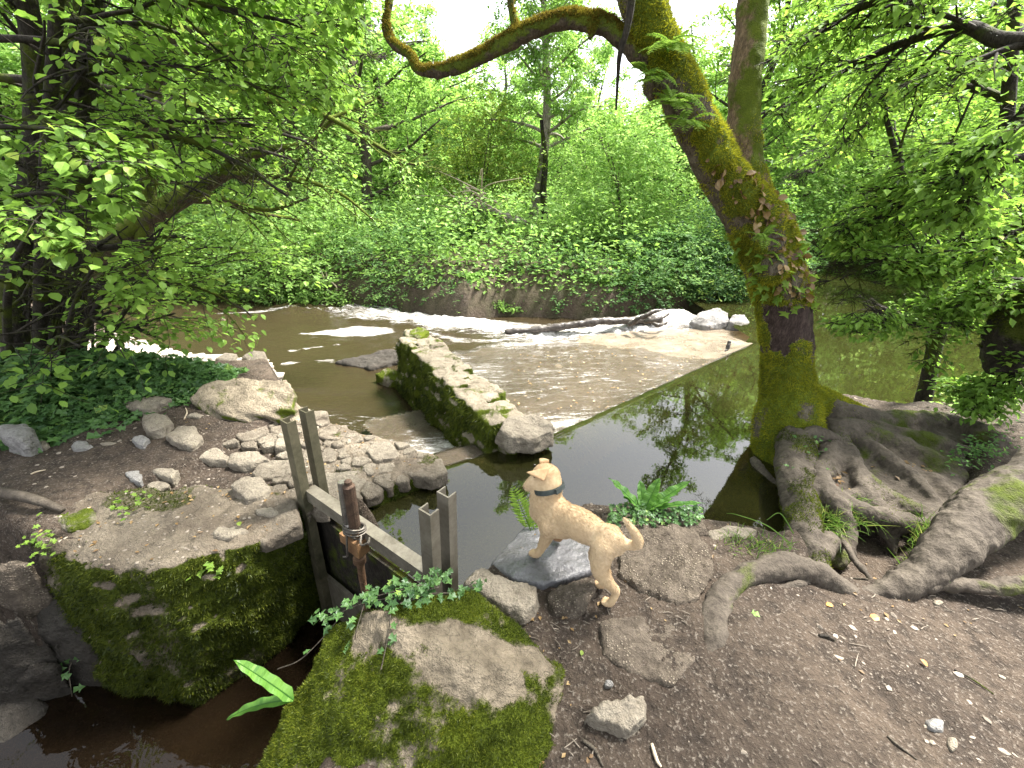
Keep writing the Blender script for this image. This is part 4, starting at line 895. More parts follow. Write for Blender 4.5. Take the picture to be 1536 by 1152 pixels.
legs = dict(fl=([che + l_ * .045 + up * -.02 - f_ * .01, (.205, 1.545, .19), (.185, 1.552, .10), (.168, 1.556, .055), (.160, 1.56, .045)], [.056, .036, .025, .023, .025]),
            fr=([che - l_ * .045 + up * -.02, (.285, 1.63, .18), (.29, 1.655, .10), (.288, 1.672, .05), (.285, 1.675, .045)], [.056, .035, .025, .023, .024]),
            hl=([pel + l_ * .035 - up * .01, (.425, 1.335, .215), (.47, 1.31, .15), (.508, 1.312, .105), (.497, 1.305, .05), (.490, 1.312, .025)], [.054, .042, .028, .021, .019, .022]),
            hr=([pel - l_ * .04 - up * .01, (.425, 1.415, .21), (.455, 1.405, .15), (.487, 1.402, .105), (.476, 1.397, .05), (.470, 1.405, .028)], [.052, .041, .028, .021, .019, .022]))
for P_, R_ in legs.values(): limb(B, P_, R_, 5, 12)
for c_, z0 in (((.153, 1.565, 0), .043), ((.278, 1.68, 0), .043), ((.482, 1.318, 0), .022), ((.462, 1.411, 0), .024)):
    for k in (-1.5, -.5, .5, 1.5): ellip(B, np.array((c_[0], c_[1], z0 - .002)) + l_ * k * .0115 + f_ * (.014 - .004 * abs(k)), (.023, .0105, .0145), f_, 2)
tl = [(.485, 1.36, .37), (.52, 1.342, .358), (.552, 1.325, .37), (.556, 1.31, .405), (.525, 1.298, .468), (.468, 1.295, .542)]
limb(B, tl, [.028, .024, .024, .024, .02, .009], 5, 12)
DG = fuse(B, .0075, 7); W_ = DG[0]; N_ = vnormals(*DG)
DG = (W_ + N_ * (.001 * fbm(W_, 25, 3, 5))[:, None], DG[1])
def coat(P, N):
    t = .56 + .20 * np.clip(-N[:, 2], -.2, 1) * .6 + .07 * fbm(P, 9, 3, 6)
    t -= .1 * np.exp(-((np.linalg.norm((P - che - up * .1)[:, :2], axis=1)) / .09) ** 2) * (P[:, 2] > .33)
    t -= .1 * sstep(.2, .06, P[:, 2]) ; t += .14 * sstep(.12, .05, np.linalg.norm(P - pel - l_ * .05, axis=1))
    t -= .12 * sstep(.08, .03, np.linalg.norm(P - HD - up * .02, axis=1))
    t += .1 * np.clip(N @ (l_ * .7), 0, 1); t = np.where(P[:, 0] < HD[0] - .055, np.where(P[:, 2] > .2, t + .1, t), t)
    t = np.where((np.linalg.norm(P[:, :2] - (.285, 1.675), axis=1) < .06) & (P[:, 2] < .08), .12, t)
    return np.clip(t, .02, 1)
tv = coat(DG[0], N_); body = obj('body', DG, MT['coat'], dog, smooth=True)
a_ = body.data.attributes.new('tint', 'FLOAT', 'POINT'); a_.data.foreach_set('value', tv.astype(np.float32))
P, N = sample(DG, 62000); flow = np.where(((P[:, 2] < .22))[:, None], -up, -f_[None] * 1.0 - up * .35)
D = nrm(flow - N * np.sum(flow * N, 1, keepdims=True)); D = nrm(D + N * .22 + RS.normal(size=N.shape) * .07)
B = MB(); blades(B, P - N * .001, D, RS.uniform(.010, .020, len(P)) * np.where(P[:, 2] < .12, .6, 1.0) * np.where(P[:, 0] > .50, .6, 1.0) * np.where(np.linalg.norm(P - HD, axis=1) < .09, .55, 1), .0019, np.clip(coat(P, N) + RS.normal(0, .05, len(P)), 0, 1))
obj('fur', B, MT['hair'], dog)
def ear(a, b_, c_, th, nm='ear'):
    B = MB(); a, b_, c_ = map(np.array, (a, b_, c_)); n_ = nrm(np.cross(b_ - a, c_ - a)) * th
    hull(B, [a + n_, a - n_, b_ + n_, b_ - n_, c_ + n_ * .6, c_ - n_ * .6, (a + b_) / 2 + n_ * 1.6, (b_ * .4 + c_ * .6) + n_ * 1.3]); gq = fuse(B, .004, 4)
    o = obj(nm, gq, MT['coat'], dog, smooth=True); at = o.data.attributes.new('tint', 'FLOAT', 'POINT'); at.data.foreach_set('value', (.30 + .1 * fbm(gq[0], 30, 2, 3)).astype(np.float32))
ear(HD + (.018, -.022, .058), HD + (-.012, -.070, .006), HD + (-.098, -.05, .040), .010)
ear(HD + (-.03, .028, .045), HD + (.022, .045, .04), HD + (-.03, .076, .03), .009)
B = MB(); ellip(B, HD + mz * .128 + (0, 0, .010), (.010, .014, .010), mz, 2); obj('nose', B, plain_mat('nose_skin', (.1, .05, .04), (.2, .1, .085), 30, .4), dog, smooth=True)
B = MB(); em = plain_mat('dark_eye', (.01, .007, .005), (.02, .014, .01), 30, .1)
for e_ in ((-.052, -.04, .012), (-.05, .045, .012)):
    B = MB(); ellip(B, HD + np.array(e_), .008, n=2); obj('eye', B, em, dog, smooth=True)
nc = che * .45 + HD * .55 + up * .028; na = nrm(HD - che - up * .05); uu = nrm(np.cross(na, up)); vv = np.cross(uu, na); an = np.linspace(0, 2 * math.pi, 40, endpoint=False)
MT['collar'] = plain_mat('dark_webbing', (.018, .025, .024), (.05, .06, .058), 40, .6)
B = MB(); k = len(an); rg = [np.array([nc + na * h_ + (uu * math.cos(t) + vv * math.sin(t)) * r_ for t in an]) for h_, r_ in ((-.010, .064), (-.010, .0765), (.010, .074), (.010, .062))]
Vv = np.concatenate(rg); F = [[i * k + j, i * k + (j + 1) % k, ((i + 1) % 4) * k + (j + 1) % k, ((i + 1) % 4) * k + j] for i in range(4) for j in range(k)]
B.add(Vv, None, F); co_ = obj('collar', B, MT['collar'], dog, smooth=False)
B = MB(); bx_ = nc + nrm(vv * .9 + uu * -.2) * .078; box(B, bx_, uu * .016, na * .012, vv * .006); bk = obj('buckle', B, MT['collar'], co_)
# ------------------------------------------------------------------ the big leaning tree
def PV_(pts): return np.array([V(*p) for p in pts])
mt = thing('leaning_tree', 'large leaning two stemmed tree thick with moss at the water edge', 'tree', (2.5, 3.15, -.1))
B = MB()
TP = PV_([(1196, 700, 3.12), (1184, 620, 3.18), (1179, 500, 3.2), (1168, 430, 3.2), (1140, 345, 3.18), (1092, 275, 3.1), (1052, 200, 3.05), (1018, 132, 3.0), (985, 65, 3.0), (962, 5, 3.0), (940, -60, 3.0), (900, -170, 3.0), (850, -330, 3.1)])
limb(B, TP, [.28, .215, .172, .185, .185, .142, .128, .124, .12, .115, .105, .09, .065], 7, 16)
ellip(B, V(985, 130, 2.95), (.09, .08, .08), n=2); ellip(B, V(1075, 240, 3.0), .1, n=2); ellip(B, V(1150, 400, 3.1), (.13, .12, .2), (0, 0, 1), 2)
for q in ([(1180, 600, 3.2), (1225, 610, 3.3), (1290, 632, 3.4), (1350, 650, 3.3)], [(1175, 620, 3.1), (1160, 690, 2.95), (1150, 720, 2.85)], [(1190, 620, 3.05), (1200, 680, 2.8), (1205, 760, 2.4)]):
    limb(B, PV_(q), [.2, .17, .13, .09][:len(q)], 6, 12)
TR = fuse(B, .022, 5); N_ = vnormals(*TR); W_ = TR[0]
W_ = W_ + N_ * (.02 * fbm(W_ * (1, 1, .5), 5, 4, 5) + .016 * fbm(W_ * (1, 1, .35), 14, 4, 6, .5, True))[:, None]; TR = (W_, TR[1])
zb0, zb1 = V(1180, 530, 3.0)[2], V(1180, 462, 3.0)[2]
def trunk_moss(P, N):
    c_ = np.interp(P[:, 2], TP[:6, 2], TP[:6, 0]); rg = fbm(P, 5, 4, 12) * .16
    bare_ = (P[:, 2] > zb0 + rg) & (P[:, 2] < zb1 + rg * .15) & (P[:, 0] > c_ - .17 + .3 * rg)
    m = sstep(-.16, .2, fbm(P, 3.5, 4, 14) + .2 * (N @ np.array((.5, -.15, .6))) + .1 + .3 * sstep(zb0 + .1, zb0 - .15, P[:, 2]) * (N[:, 0] < .6))
    return np.where(bare_, 0.0, m)
tr = obj('trunk', TR, MT['bark_moss'], mt, smooth=True, vattr={'moss': trunk_moss(TR[0], vnormals(*TR))})
# a bare belt of bark without moss
fz = TR[0][TR[1]].mean(1); ctr_ = np.interp(fz[:, 2], TP[:6, 2], TP[:6, 0]); ragf = fbm(fz, 5, 4, 12) * .16
bare = (fz[:, 2] > zb0 + ragf) & (fz[:, 2] < zb1 + ragf * .15) & (fz[:, 0] > ctr_ - .17 + .3 * ragf)
tr.data.materials.append(MT['bark_bare']); tr.data.polygons.foreach_set('material_index', bare.astype(np.int32))
obj('moss', fuzz(TR, 190000, trunk_moss, .024, .007, .7, .25), MT['moss_lush'], mt)
B = MB(); limb(B, PV_([(1152, 370, 3.25), (1124, 285, 3.45), (1114, 200, 3.6), (1118, 120, 3.65), (1124, 50, 3.7), (1132, -40, 3.75), (1150, -250, 3.9)]), [.17, .135, .115, .105, .1, .095, .08], 8, 14)
S2 = rough(fuse(B, .02, 3), .02, 6, 15); obj('second_stem', S2, bark_mat('orange_mossy_bark', (.26, .185, .11), (.10, .07, .042), moss=.02, mossdir=(.3, -.3, -.4), mossc=1.1, stretch=4), mt, smooth=True)
obj('moss', fuzz(S2, 45000, lambda P, N: sstep(2.35, 1.95, P[:, 2]) * sstep(-.15, .2, fbm(P, 4, 3, 17) + .12), .02, .006), MT['moss_lush'], mt)
B = MB(); BR = [(968, 88, 3.0), (935, 58, 3.03), (900, 36, 3.06), (850, 30, 3.1), (800, 44, 3.16), (742, 74, 3.24), (690, 98, 3.3), (660, 107, 3.34), (627, 104, 3.38), (614, 82, 3.4), (592, 68, 3.4), (580, 48, 3.42), (582, 18, 3.45), (585, -30, 3.5), (570, -120, 3.6)]
limb(B, PV_(BR), [.065, .054, .052, .05, .049, .048, .045, .041, .035, .031, .03, .028, .025, .021, .014], 6, 12)
for q, r_ in (([(775, 52, 3.2), (768, 20, 3.2), (762, -30, 3.2)], [.024, .02, .017]), ([(660, 108, 3.34), (657, 118, 3.33)], [.03, .02]), ([(892, 40, 3.05), (886, 55, 3.0)], [.04, .02])): limb(B, PV_(q), r_, 5, 8)
BG = rough(fuse(B, .012, 2), .013, 12, 18); obj('branch', BG, MT['bark_limb'], mt, smooth=True)
obj('moss', fuzz(BG, 60000, lambda P, N: sstep(-.05, .35, N[:, 2] + .5 * fbm(P, 6, 3, 19)), .02, .006, .6), plain_leaf := leaf_mat('rusty_moss_tufts', [(0, (.06, .045, .012)), (.5, (.15, .115, .02)), (1, (.26, .24, .03))], .35, .01), mt)
B = MB()
tube(B, smooth_path(PV_([(950, -40, 2.8), (947, 5, 2.8), (940, 45, 2.8), (930, 80, 2.82), (927, 110, 2.85), (924, 165, 2.9)]), 6), np.interp(np.linspace(0, 1, 31), [0, .5, 1], [.022, .017, .006]), 7); obj('twig', B, MT['bark_dark'], mt)
# roots
def root(pts, R, seed, mat='bark_root', label=None, moss=0, parent=mt):
    B = MB(); P_ = np.array([U(*p) for p in pts]); limb(B, P_, R, 7, 14); gq = rough(fuse(B, .013, 3), .03, 5, seed); N = vnormals(*gq)
    o = obj('root', gq, MT[mat], parent, smooth=True, label=label)
    if moss: obj('moss', fuzz(gq, moss, lambda P, N: sstep(0, .3, fbm(P, 5, 3, seed + 2) + .1 * N[:, 2]) * .9, .014, .005, .7), MT['moss'], o)
    return gq
B = MB()
hull(B, [U(*p) for p in ((1225, 625, .06), (1300, 630, .05), (1400, 634, .05), (1450, 650, .05), (1450, 720, .02), (1425, 765, -.02), (1330, 775, -.04), (1235, 765, -.04), (1212, 700, .0))] + [np.array((*(U(x, y, -.3)[:2]), -.6)) for x, y in ((1235, 630), (1400, 645), (1440, 740), (1330, 810), (1230, 800))])
for q, r_ in ((((1225, 618, .08), (1290, 634, .05), (1370, 634, .04), (1435, 640, .05), (1490, 665, .12)), [.15, .12, .10, .09, .08]), (((1255, 650, .05), (1300, 656, .04), (1345, 672, .02), (1395, 694, .01), (1440, 700, .0)), [.13, .12, .10, .085, .06]),
              (((1250, 670, .03), (1235, 710, .0), (1215, 750, -.03)), [.10, .085, .06]), (((1262, 690, .02), (1295, 720, .0), (1345, 752, -.02), (1400, 775, -.04)), [.08, .07, .06, .05]),
              (((1205, 742, -.02), (1260, 746, -.02), (1310, 742, -.01), (1370, 760, -.03), (1420, 766, -.05)), [.05, .055, .06, .055, .05]), (((1400, 720, .0), (1425, 745, -.0), (1450, 752, .0)), [.04, .05, .03])):
    limb(B, np.array([U(*p) for p in q]), r_, 6, 12)
for q, r_ in ((((1240, 640, .05), (1280, 690, .05), (1300, 735, .02), (1330, 790, -.08), (1340, 830, -.18)), [.07, .06, .05, .045, .03]), (((1260, 640, .06), (1330, 690, .05), (1385, 730, .02), (1420, 790, -.06)), [.07, .06, .05, .035]), (((1225, 700, .03), (1255, 760, .02), (1275, 800, -.06), (1262, 850, -.16)), [.06, .06, .05, .035]), (((1300, 640, .07), (1390, 660, .07), (1450, 675, .05)), [.06, .06, .05]), (((1240, 735, .02), (1300, 770, .0), (1380, 785, -.03), (1430, 775, -.02)), [.05, .05, .045, .035]), (((1210, 790, -.06), (1235, 815, -.1), (1250, 845, -.16)), [.07, .06, .04])):
    limb(B, np.array([U(*p) for p in q]), r_, 6, 12)
RM = rough(fuse(B, .016, 7), .035, 5, 23); obj('root', RM, MT['bark_root'], mt, smooth=True, label='broad grey mass of roots spreading right from the trunk foot')
obj('moss', fuzz(RM, 40000, lambda P, N: sstep(.06, .3, fbm(P, 3.2, 3, 24)) * .9, .013, .005, .7), MT['moss'], mt)
root(((1192, 660, .02), (1196, 720, -.02), (1203, 770, -.05), (1212, 820, -.06), (1222, 850, -.08)), [.13, .12, .10, .08, .06], 25, label='mossy root running down to the pond edge', moss=60000)
root(((1200, 655, .1), (1225, 652, .12), (1250, 660, .1)), [.06, .07, .05], 26, label='bright mossy root knuckle at the trunk foot', moss=30000)
root(((1130, 690, -.2), (1148, 715, -.22), (1175, 735, -.22), (1205, 742, -.2)), [.03, .04, .04, .035], 27, 'bark_mid', 'worn brown root at the water line')
root(((1045, 1000, -.05), (1066, 975, -.0), (1074, 915, .02), (1110, 870, .03), (1165, 852, .035), (1225, 860, .02), (1268, 884, -.01), (1292, 905, -.08)), [.05, .055, .05, .055, .062, .055, .045, .03], 28, label='smooth grey root arching out of the trodden mud', moss=0)
root(((1078, 1000, -.06), (1086, 965, -.03), (1090, 925, -.02), (1080, 900, -.0)), [.05, .06, .045, .03], 29, label='knobbly root end in the mud')
root(((1150, 890, -.01), (1180, 882, .0), (1225, 868, .01)), [.02, .025, .02], 30)
root(((1258, 800, -.05), (1275, 830, -.05), (1305, 868, -.05)), [.022, .02, .012], 33)
root(((1240, 812, -.06), (1222, 832, -.06), (1215, 848, -.08)), [.06, .06, .05], 34)
root(((1600, 690, .38), (1540, 735, .30), (1475, 770, .22), (1430, 815, .14), (1395, 855, .06), (1345, 882, .0), (1270, 892, -.06)), [.15, .15, .135, .11, .085, .055, .03], 31, label='thick smooth root sweeping down from the right edge')
root(((1390, 880, .03), (1440, 878, .04), (1490, 882, .05), (1600, 870, .12)), [.03, .04, .045, .06], 32, label='low root ridge at the right edge of the mud')
# dead ivy and living ferns on the trunk
B = MB(); D_ = MB(); tm = (TR[0], TR[1])
P, N = sample(tm, 6000, lambda P, N: (N[:, 1] < .2) * (P[:, 2] > 1.05) * (P[:, 2] < 1.95) * (P[:, 0] > np.interp(P[:, 2], TP[:8, 2], TP[:8, 0]) - .12))
P, N = P[:190], N[:190]; leaves(B, P, N * .7 + RS.normal(size=N.shape) * .5 + (.1, 0, -.8), N + RS.normal(size=N.shape) * .6, RS.uniform(.025, .07, len(P)), 'broad', np.clip(RS.normal(.5, .3, len(P)), 0, 1))
q = thing('ivy', 'withered brown ivy leaves clinging to the fork of the leaning tree', 'ivy', V(1135, 360, 3.0)); obj('dead_leaves', B, MT['litter'], q)
P, N = sample(tm, 6000, lambda P, N: (N[:, 1] < .2) * (P[:, 2] > .98) * (P[:, 2] < 1.5)); P, N = P[:70], N[:70]
B = MB(); leaves(B, P, N * .8 + RS.normal(size=N.shape) * .4 + (0, 0, -.2), N * .6 + RS.normal(size=N.shape) * .3 + (0, 0, .5), RS.uniform(.05, .09, len(P)), 'ivy'); obj('ivy_leaves', B, MT['fern'], q)
def frond(B, base, d, L, droop, n=18, w=.22, tint=.5, kind='narrow', up=(0, 0, 1.)):
    """a pinnate fern frond arching out along d"""
    d = nrm(d); t = np.linspace(0, 1, n + 2); C_ = np.array(base)[None] + d[None] * (t * L)[:, None] + np.array((0, 0, -1.))[None] * (droop * L * t ** 2)[:, None]
    T = nrm(np.gradient(C_, axis=0)); sd = np.cross(T, up); sd = nrm(sd); nn = np.cross(sd, T)
    tube(B, C_, np.linspace(.004, .001, n + 2) * max(1, L * 1.5), 3, False, .2)
    s_ = np.sin(np.clip(t * .92 + .1, 0, 1) * math.pi) ** .7 * w * L + .01
    for sg_ in (-1, 1):
        k = slice(2, None); leaves(B, C_[k], sd[k] * sg_ + T[k] * .35 + RS.normal(size=(n, 3)) * .06, nn[k] + RS.normal(size=(n, 3)) * .1, s_[k], kind, np.clip(tint + RS.normal(0, .12, n), 0, 1))
def fern_clump(name, label, base, n, L, droop, mat='fern', updir=(0, 0, 1), spread=1.0, w=.22, kind='narrow', nn=18, bias=(0, 0, 0), part='fronds', cat='fern'):
    B = MB(); u_ = np.array(updir, float)
    for i in range(n):
        a = i / n * 6.28 + random.uniform(-.4, .4); d = np.array((math.cos(a), math.sin(a), 0)) * spread + u_ * random.uniform(.6, 1.2) + np.array(bias)
        frond(B, np.array(base) + RS.normal(size=3) * .012, d, L * random.uniform(.7, 1.15), droop * random.uniform(.7, 1.3), nn, w, random.uniform(.3, .75), kind)
    q = thing(name, label, cat, base); obj(part, B, MT[mat], q); return q
for (x, y, Y_), lb, n_, L_ in (((1005, 75, 2.82), 'polypody ferns sprouting near the top of the leaning trunk', 12, .2), ((975, 115, 2.85), 'ferns below the branch on the left side of the leaning trunk', 10, .17), ((1010, 155, 2.8), 'bright fern tuft at the dark hollow in the leaning trunk', 14, .22), ((1025, 185, 2.82), 'drooping ferns just under the hollow of the leaning trunk', 11, .2), ((1145, 355, 2.92), 'pale ferns among withered ivy at the fork', 8, .16)):
    fern_clump('fern', lb, V(x, y, Y_), n_, L_, .5, 'fern', (0, 0, .4), .8, .2, bias=(-.1, -.7, 0), nn=12)

# ------------------------------------------------------------------ crowns
def finish(name, label, cat, T, base, bark, leafm, kind='simple', group=None, keep=None):
    q = thing(name, label, cat, base, group); 
    if T.wood.n: obj('trunk', T.wood, MT[bark], q, smooth=True)
    obj('crown', T.crown(kind, keep=keep), MT[leafm], q); return q
def img(P):
    """the photograph's pixel of points, used only to leave the gaps of sky and water open"""
    d = P - np.array((0, 0, EYE)); M3 = np.stack([np.array(_cx), np.array(_cy), np.array(_f)]); c = d @ M3.T
    z = np.maximum(c[:, 2], 1e-3); return 768 + c[:, 0] / z * FPX, 576 - c[:, 1] / z * FPX, c[:, 2]
# crown of the leaning tree: high limbs over the stream, open towards the middle of the sky
T = Tree(leaf=.105, kids=(5, 5, 5), ratio=.42, step=.06, dense=2.2, seg=.2, ang=48, flat=.4, trop=.03, tiltN=.45)
top1, top2 = V(850, -330, 3.1), V(1150, -250, 3.9)
for q, R_ in (([top1, (-1.2, 3.4, 5.0), (-2.2, 3.0, 6.0), (-3.2, 2.0, 6.4)], [.085, .07, .05, .02]), ([top1, (-.2, 2.0, 5.2), (-.4, .6, 6.2), (-.8, -1.2, 6.8)], [.085, .07, .05, .02]),
              ([top1, (.5, 1.8, 5.0), (1.2, .2, 6.0), (2.2, -1.0, 6.2)], [.08, .06, .04, .02]), ([top1, (-1.0, 2.2, 5.2), (-2.6, .6, 6.0), (-3.8, -.6, 6.0)], [.08, .06, .04, .02]),
              ([top1, (-1.2, 4.4, 5.2), (-2.2, 5.6, 6.4), (-3.0, 6.6, 7.4)], [.08, .06, .05, .02]), ([top1, (.2, 1.4, 5.2), (.8, -1.4, 6.2), (.6, -3.6, 6.6)], [.085, .07, .05, .02]), ([top2, (2.8, 1.6, 5.8), (2.8, -1.2, 6.4), (2.6, -3.8, 6.6)], [.085, .07, .05, .02]), ([top1, (-.8, 1.2, 5.0), (-1.4, -1.6, 5.8), (-1.8, -3.6, 6.2)], [.085, .07, .05, .02]), ([top2, (3.6, 2.0, 5.4), (4.4, -.6, 6.0), (4.6, -3.0, 6.4)], [.085, .07, .05, .02]), ([top1, (.6, 2.0, 4.8), (1.8, -.4, 5.6), (1.8, -2.4, 6.0)], [.085, .07, .05, .02]), ([top1, (-1.4, 3.6, 4.3), (-2.2, 4.4, 4.8), (-2.6, 5.4, 5.2)], [.06, .05, .04, .02]), ([top2, (2.4, 4.0, 5.6), (3.5, 3.4, 6.8), (4.8, 2.4, 7.2)], [.08, .06, .05, .02]), ([top2, (2.0, 5.2, 6.0), (2.8, 6.5, 7.4), (3.6, 7.4, 8.4)], [.08, .06, .05, .02]), ([top2, (2.6, 2.6, 5.6), (3.0, .8, 6.6), (3.4, -.6, 7.0)], [.08, .06, .05, .02])):
    T.path(q, R_, 2, 6)  # limbs reaching behind the camera are unseen, added to shade the foreground
obj('limb', T.wood, MT['bark_mid'], mt, smooth=True)
obj('crown', T.crown('simple'), MT['leaf_mid'], mt)
# sprigs of foliage hanging by the main trunk's top in front of the sky are left to the crown

# ------------------------------------------------------------------ left: hazel thicket and the mossy leaning tree
T = Tree(leaf=.068, kids=(6, 6, 4), ratio=.5, step=.055, dense=1.4, seg=.13, ang=55, flat=.75, trop=.0, droop=.12, tiltN=.3)
hb = np.array((-4.35, 3.6, gz1(-4.35, 3.6)))
def PM(pts): return [V(*p) for p in pts]
for q, R_, kd in ((PM([(35, 548, 3.6), (18, 470, 3.6), (30, 380, 3.6), (50, 260, 3.55), (55, 120, 3.5), (30, -60, 3.4)]), [.12, .10, .09, .08, .07, .05], 5),
                  (PM([(112, 560, 3.8), (118, 430, 3.8), (120, 300, 3.8), (125, 200, 3.8), (133, 100, 3.75), (140, 0, 3.7), (150, -120, 3.6)]), [.085, .075, .07, .066, .066, .06, .05], 6),
                  (PM([(80, 560, 3.9), (84, 430, 3.9), (92, 260, 3.95), (105, 120, 4.0), (122, 0, 4.0), (135, -120, 4.0)]), [.06, .05, .05, .045, .045, .035], 6),
                  (PM([(60, 560, 3.5), (62, 400, 3.4), (70, 240, 3.3), (82, 60, 3.2), (90, -80, 3.1)]), [.05, .045, .04, .035, .03], 6),
                  (PM([(100, 560, 3.6), (140, 470, 3.4), (190, 400, 3.2), (240, 370, 3.0)]), [.03, .025, .02, .012], 6),
                  (PM([(120, 560, 3.7), (165, 500, 3.6), (215, 430, 3.5), (262, 398, 3.4), (300, 395, 3.3)]), [.025, .022, .018, .012, .008], 5),
                  (PM([(85, 565, 3.4), (100, 500, 3.2), (118, 440, 3.0), (145, 395, 2.8)]), [.025, .02, .015, .01], 5),
                  (PM([(20, 560, 3.2), (10, 480, 3.0), (20, 400, 2.8), (50, 340, 2.6)]), [.03, .025, .02, .01], 6),
                  (PM([(150, 560, 3.9), (190, 505, 3.9), (230, 480, 3.9), (262, 470, 3.8)]), [.02, .018, .012, .008], 5),
                  (PM([(60, 555, 3.3), (75, 520, 3.1), (90, 505, 2.9), (120, 520, 2.8)]), [.02, .018, .012, .008], 5)):
    T.path(q, R_, 1, 6, kd + 2, .22)
for i in range(26):   # thin basal shoots
    x = random.uniform(10, 150); T.path(PM([(x, 560, 3.7), (x + random.uniform(-20, 30), 480, 3.6), (x + random.uniform(-50, 70), 400, 3.5)]), [.012, .01, .006], 0, 5, 3, .4)
LIMB = np.array([(150, 370), (200, 340), (270, 298), (320, 268), (352, 245), (400, 226), (460, 214), (505, 180)]); LIMB2 = np.array([(335, 262), (400, 266), (450, 270), (510, 290)])
def corridor(x, y, z, zmax): return (np.minimum(dline(LIMB.astype(float), x, y) - 18, dline(LIMB2.astype(float), x, y) - 10) < 0) & (z < zmax)
def k_hz(P):
    x, y, z = img(P); stems = (np.minimum(np.abs(x - 124), np.minimum(np.abs(x - 40), np.abs(x - 86))) < 14) & (y > 40) & (y < 540); return ~(stems & (RS.random(len(P)) < .8)) & ~corridor(x, y, z, 4.6) & ~((x < 165) & (y > 60) & (y < 540) & (RS.random(len(P)) < .62))
finish('hazel_thicket', 'tall many stemmed thicket with broad leaves at the left edge', 'shrub', T, hb, 'bark_dark', 'leaf_mid', 'broad', keep=k_hz)
# high overhanging sprays, upper left
T = Tree(leaf=.062, kids=(7, 6, 5), ratio=.48, step=.05, dense=1.7, seg=.14, ang=50, flat=.75, trop=-.01, droop=.2, tiltN=.3)
for q, R_ in ((PM([(-150, 60, 3.2), (60, 60, 3.1), (200, 90, 3.2), (330, 110, 3.4), (430, 150, 3.6)]), [.024, .02, .015, .01, .006]), (PM([(-100, -60, 3.0), (160, -20, 3.2), (320, 10, 3.4), (450, 40, 3.7), (520, 90, 3.9)]), [.026, .022, .016, .01, .006]),
              (PM([(-150, 200, 2.6), (0, 190, 2.6), (110, 200, 2.6), (190, 230, 2.6)]), [.018, .014, .01, .006]), (PM([(-100, 330, 2.4), (0, 300, 2.4), (80, 290, 2.4), (140, 320, 2.3)]), [.014, .012, .008, .005]), (PM([(100, -100, 4.0), (300, -40, 4.2), (420, 0, 4.4), (500, 30, 4.6)]), [.025, .02, .015, .008]),
              (PM([(60, -160, 3.0), (240, -100, 3.2), (400, -60, 3.4), (520, -40, 3.6)]), [.025, .02, .015, .008]), (PM([(-100, 110, 4.6), (150, 130, 4.7), (280, 170, 4.8), (380, 190, 4.8)]), [.04, .03, .02, .01])):
    T.path(q, R_, 2, 6, 8, .1)
def k_ul(P):
    x, y, z = img(P); stems = (np.minimum(np.abs(x - 126), np.abs(x - 45)) < 14) & (y > 0) & (y < 540); return ~(stems & (RS.random(len(P)) < .7)) & ~corridor(x, y, z, 4.6) & ~((x > 540) & (y < 400) & (z > 0)) & ~((x > 200) & (x < 540) & (y > 250 + .25 * (x - 200)) & (y < 1200) & (z > 0)) & ~((x > 420) & (y > 180) & (z > 0))
finish('beech_tree', 'leafy boughs reaching in across the upper left corner', 'tree', T, (-6.5, 3.2, gz1(-6.5, 3.2)), 'bark_dark', 'leaf_mid', 'broad', keep=k_ul)
tk = MB(); tube(tk, smooth_path([(-6.5, 3.2, -.1), (-6.4, 3.2, 1.6), (-6.1, 3.15, 3.0), (-5.6, 3.1, 4.2), (-4.8, 3.05, 5.2)], 6), np.linspace(.2, .07, 25), 12)
bt = bpy.data.objects['beech_tree']; obj('trunk', tk, MT['bark_mid'], bt, smooth=True)
# mossy leaning tree over the river
T = Tree(leaf=.052, kids=(7, 6, 4), ratio=.42, step=.05, dense=2.4, seg=.14, ang=52, flat=.6, trop=.01, droop=.12, tiltN=.4, wander=.2)
T.path(PM([(70, 470, 5.0), (140, 390, 5.0), (200, 340, 5.1), (270, 298, 5.2), (320, 268, 5.3), (352, 248, 5.4), (362, 228, 5.45)]), [.14, .12, .115, .105, .09, .08, .06], 0, 7, 4, .5)
for q, R_ in ((PM([(352, 242, 5.4), (400, 226, 5.5), (460, 214, 5.6), (500, 178, 5.7), (560, 150, 5.9)]), [.06, .045, .035, .025, .012]), (PM([(362, 228, 5.45), (350, 205, 5.4), (365, 190, 5.4), (400, 160, 5.5), (440, 120, 5.6)]), [.05, .04, .035, .025, .012]),
              (PM([(335, 262, 5.3), (400, 266, 5.3), (450, 270, 5.35), (510, 290, 5.4), (560, 330, 5.5)]), [.04, .035, .03, .02, .01]), (PM([(300, 285, 5.2), (340, 300, 5.1), (400, 315, 5.05), (440, 305, 5.1), (480, 290, 5.2)]), [.035, .03, .022, .016, .008]),
              (PM([(355, 245, 5.4), (330, 235, 5.2), (300, 245, 5.1)]), [.04, .03, .02]), (PM([(400, 150, 5.4), (480, 170, 5.6), (560, 215, 5.8), (612, 245, 6.0), (650, 240, 6.1)]), [.035, .03, .025, .016, .008]), (PM([(250, 78, 5.2), (310, 72, 5.3), (360, 70, 5.4), (430, 80, 5.6), (500, 60, 5.8)]), [.06, .05, .04, .025, .012])):
    T.path(q, R_, 1, 6, 8, .25)
T.path(PM([(200, 470, 5.0), (215, 360, 5.1), (222, 280, 5.15), (226, 180, 5.2), (240, 95, 5.2), (268, 30, 5.2), (285, -60, 5.2), (300, -200, 5.2)]), [.09, .085, .08, .075, .075, .065, .06, .04], 1, 6, 8, .45)
def k_ml(P):
    x, y, z = img(P); return ~((x > 560) & (y < 235)) & ~((x > 640)) & ~((y > 440) & (x > 240))
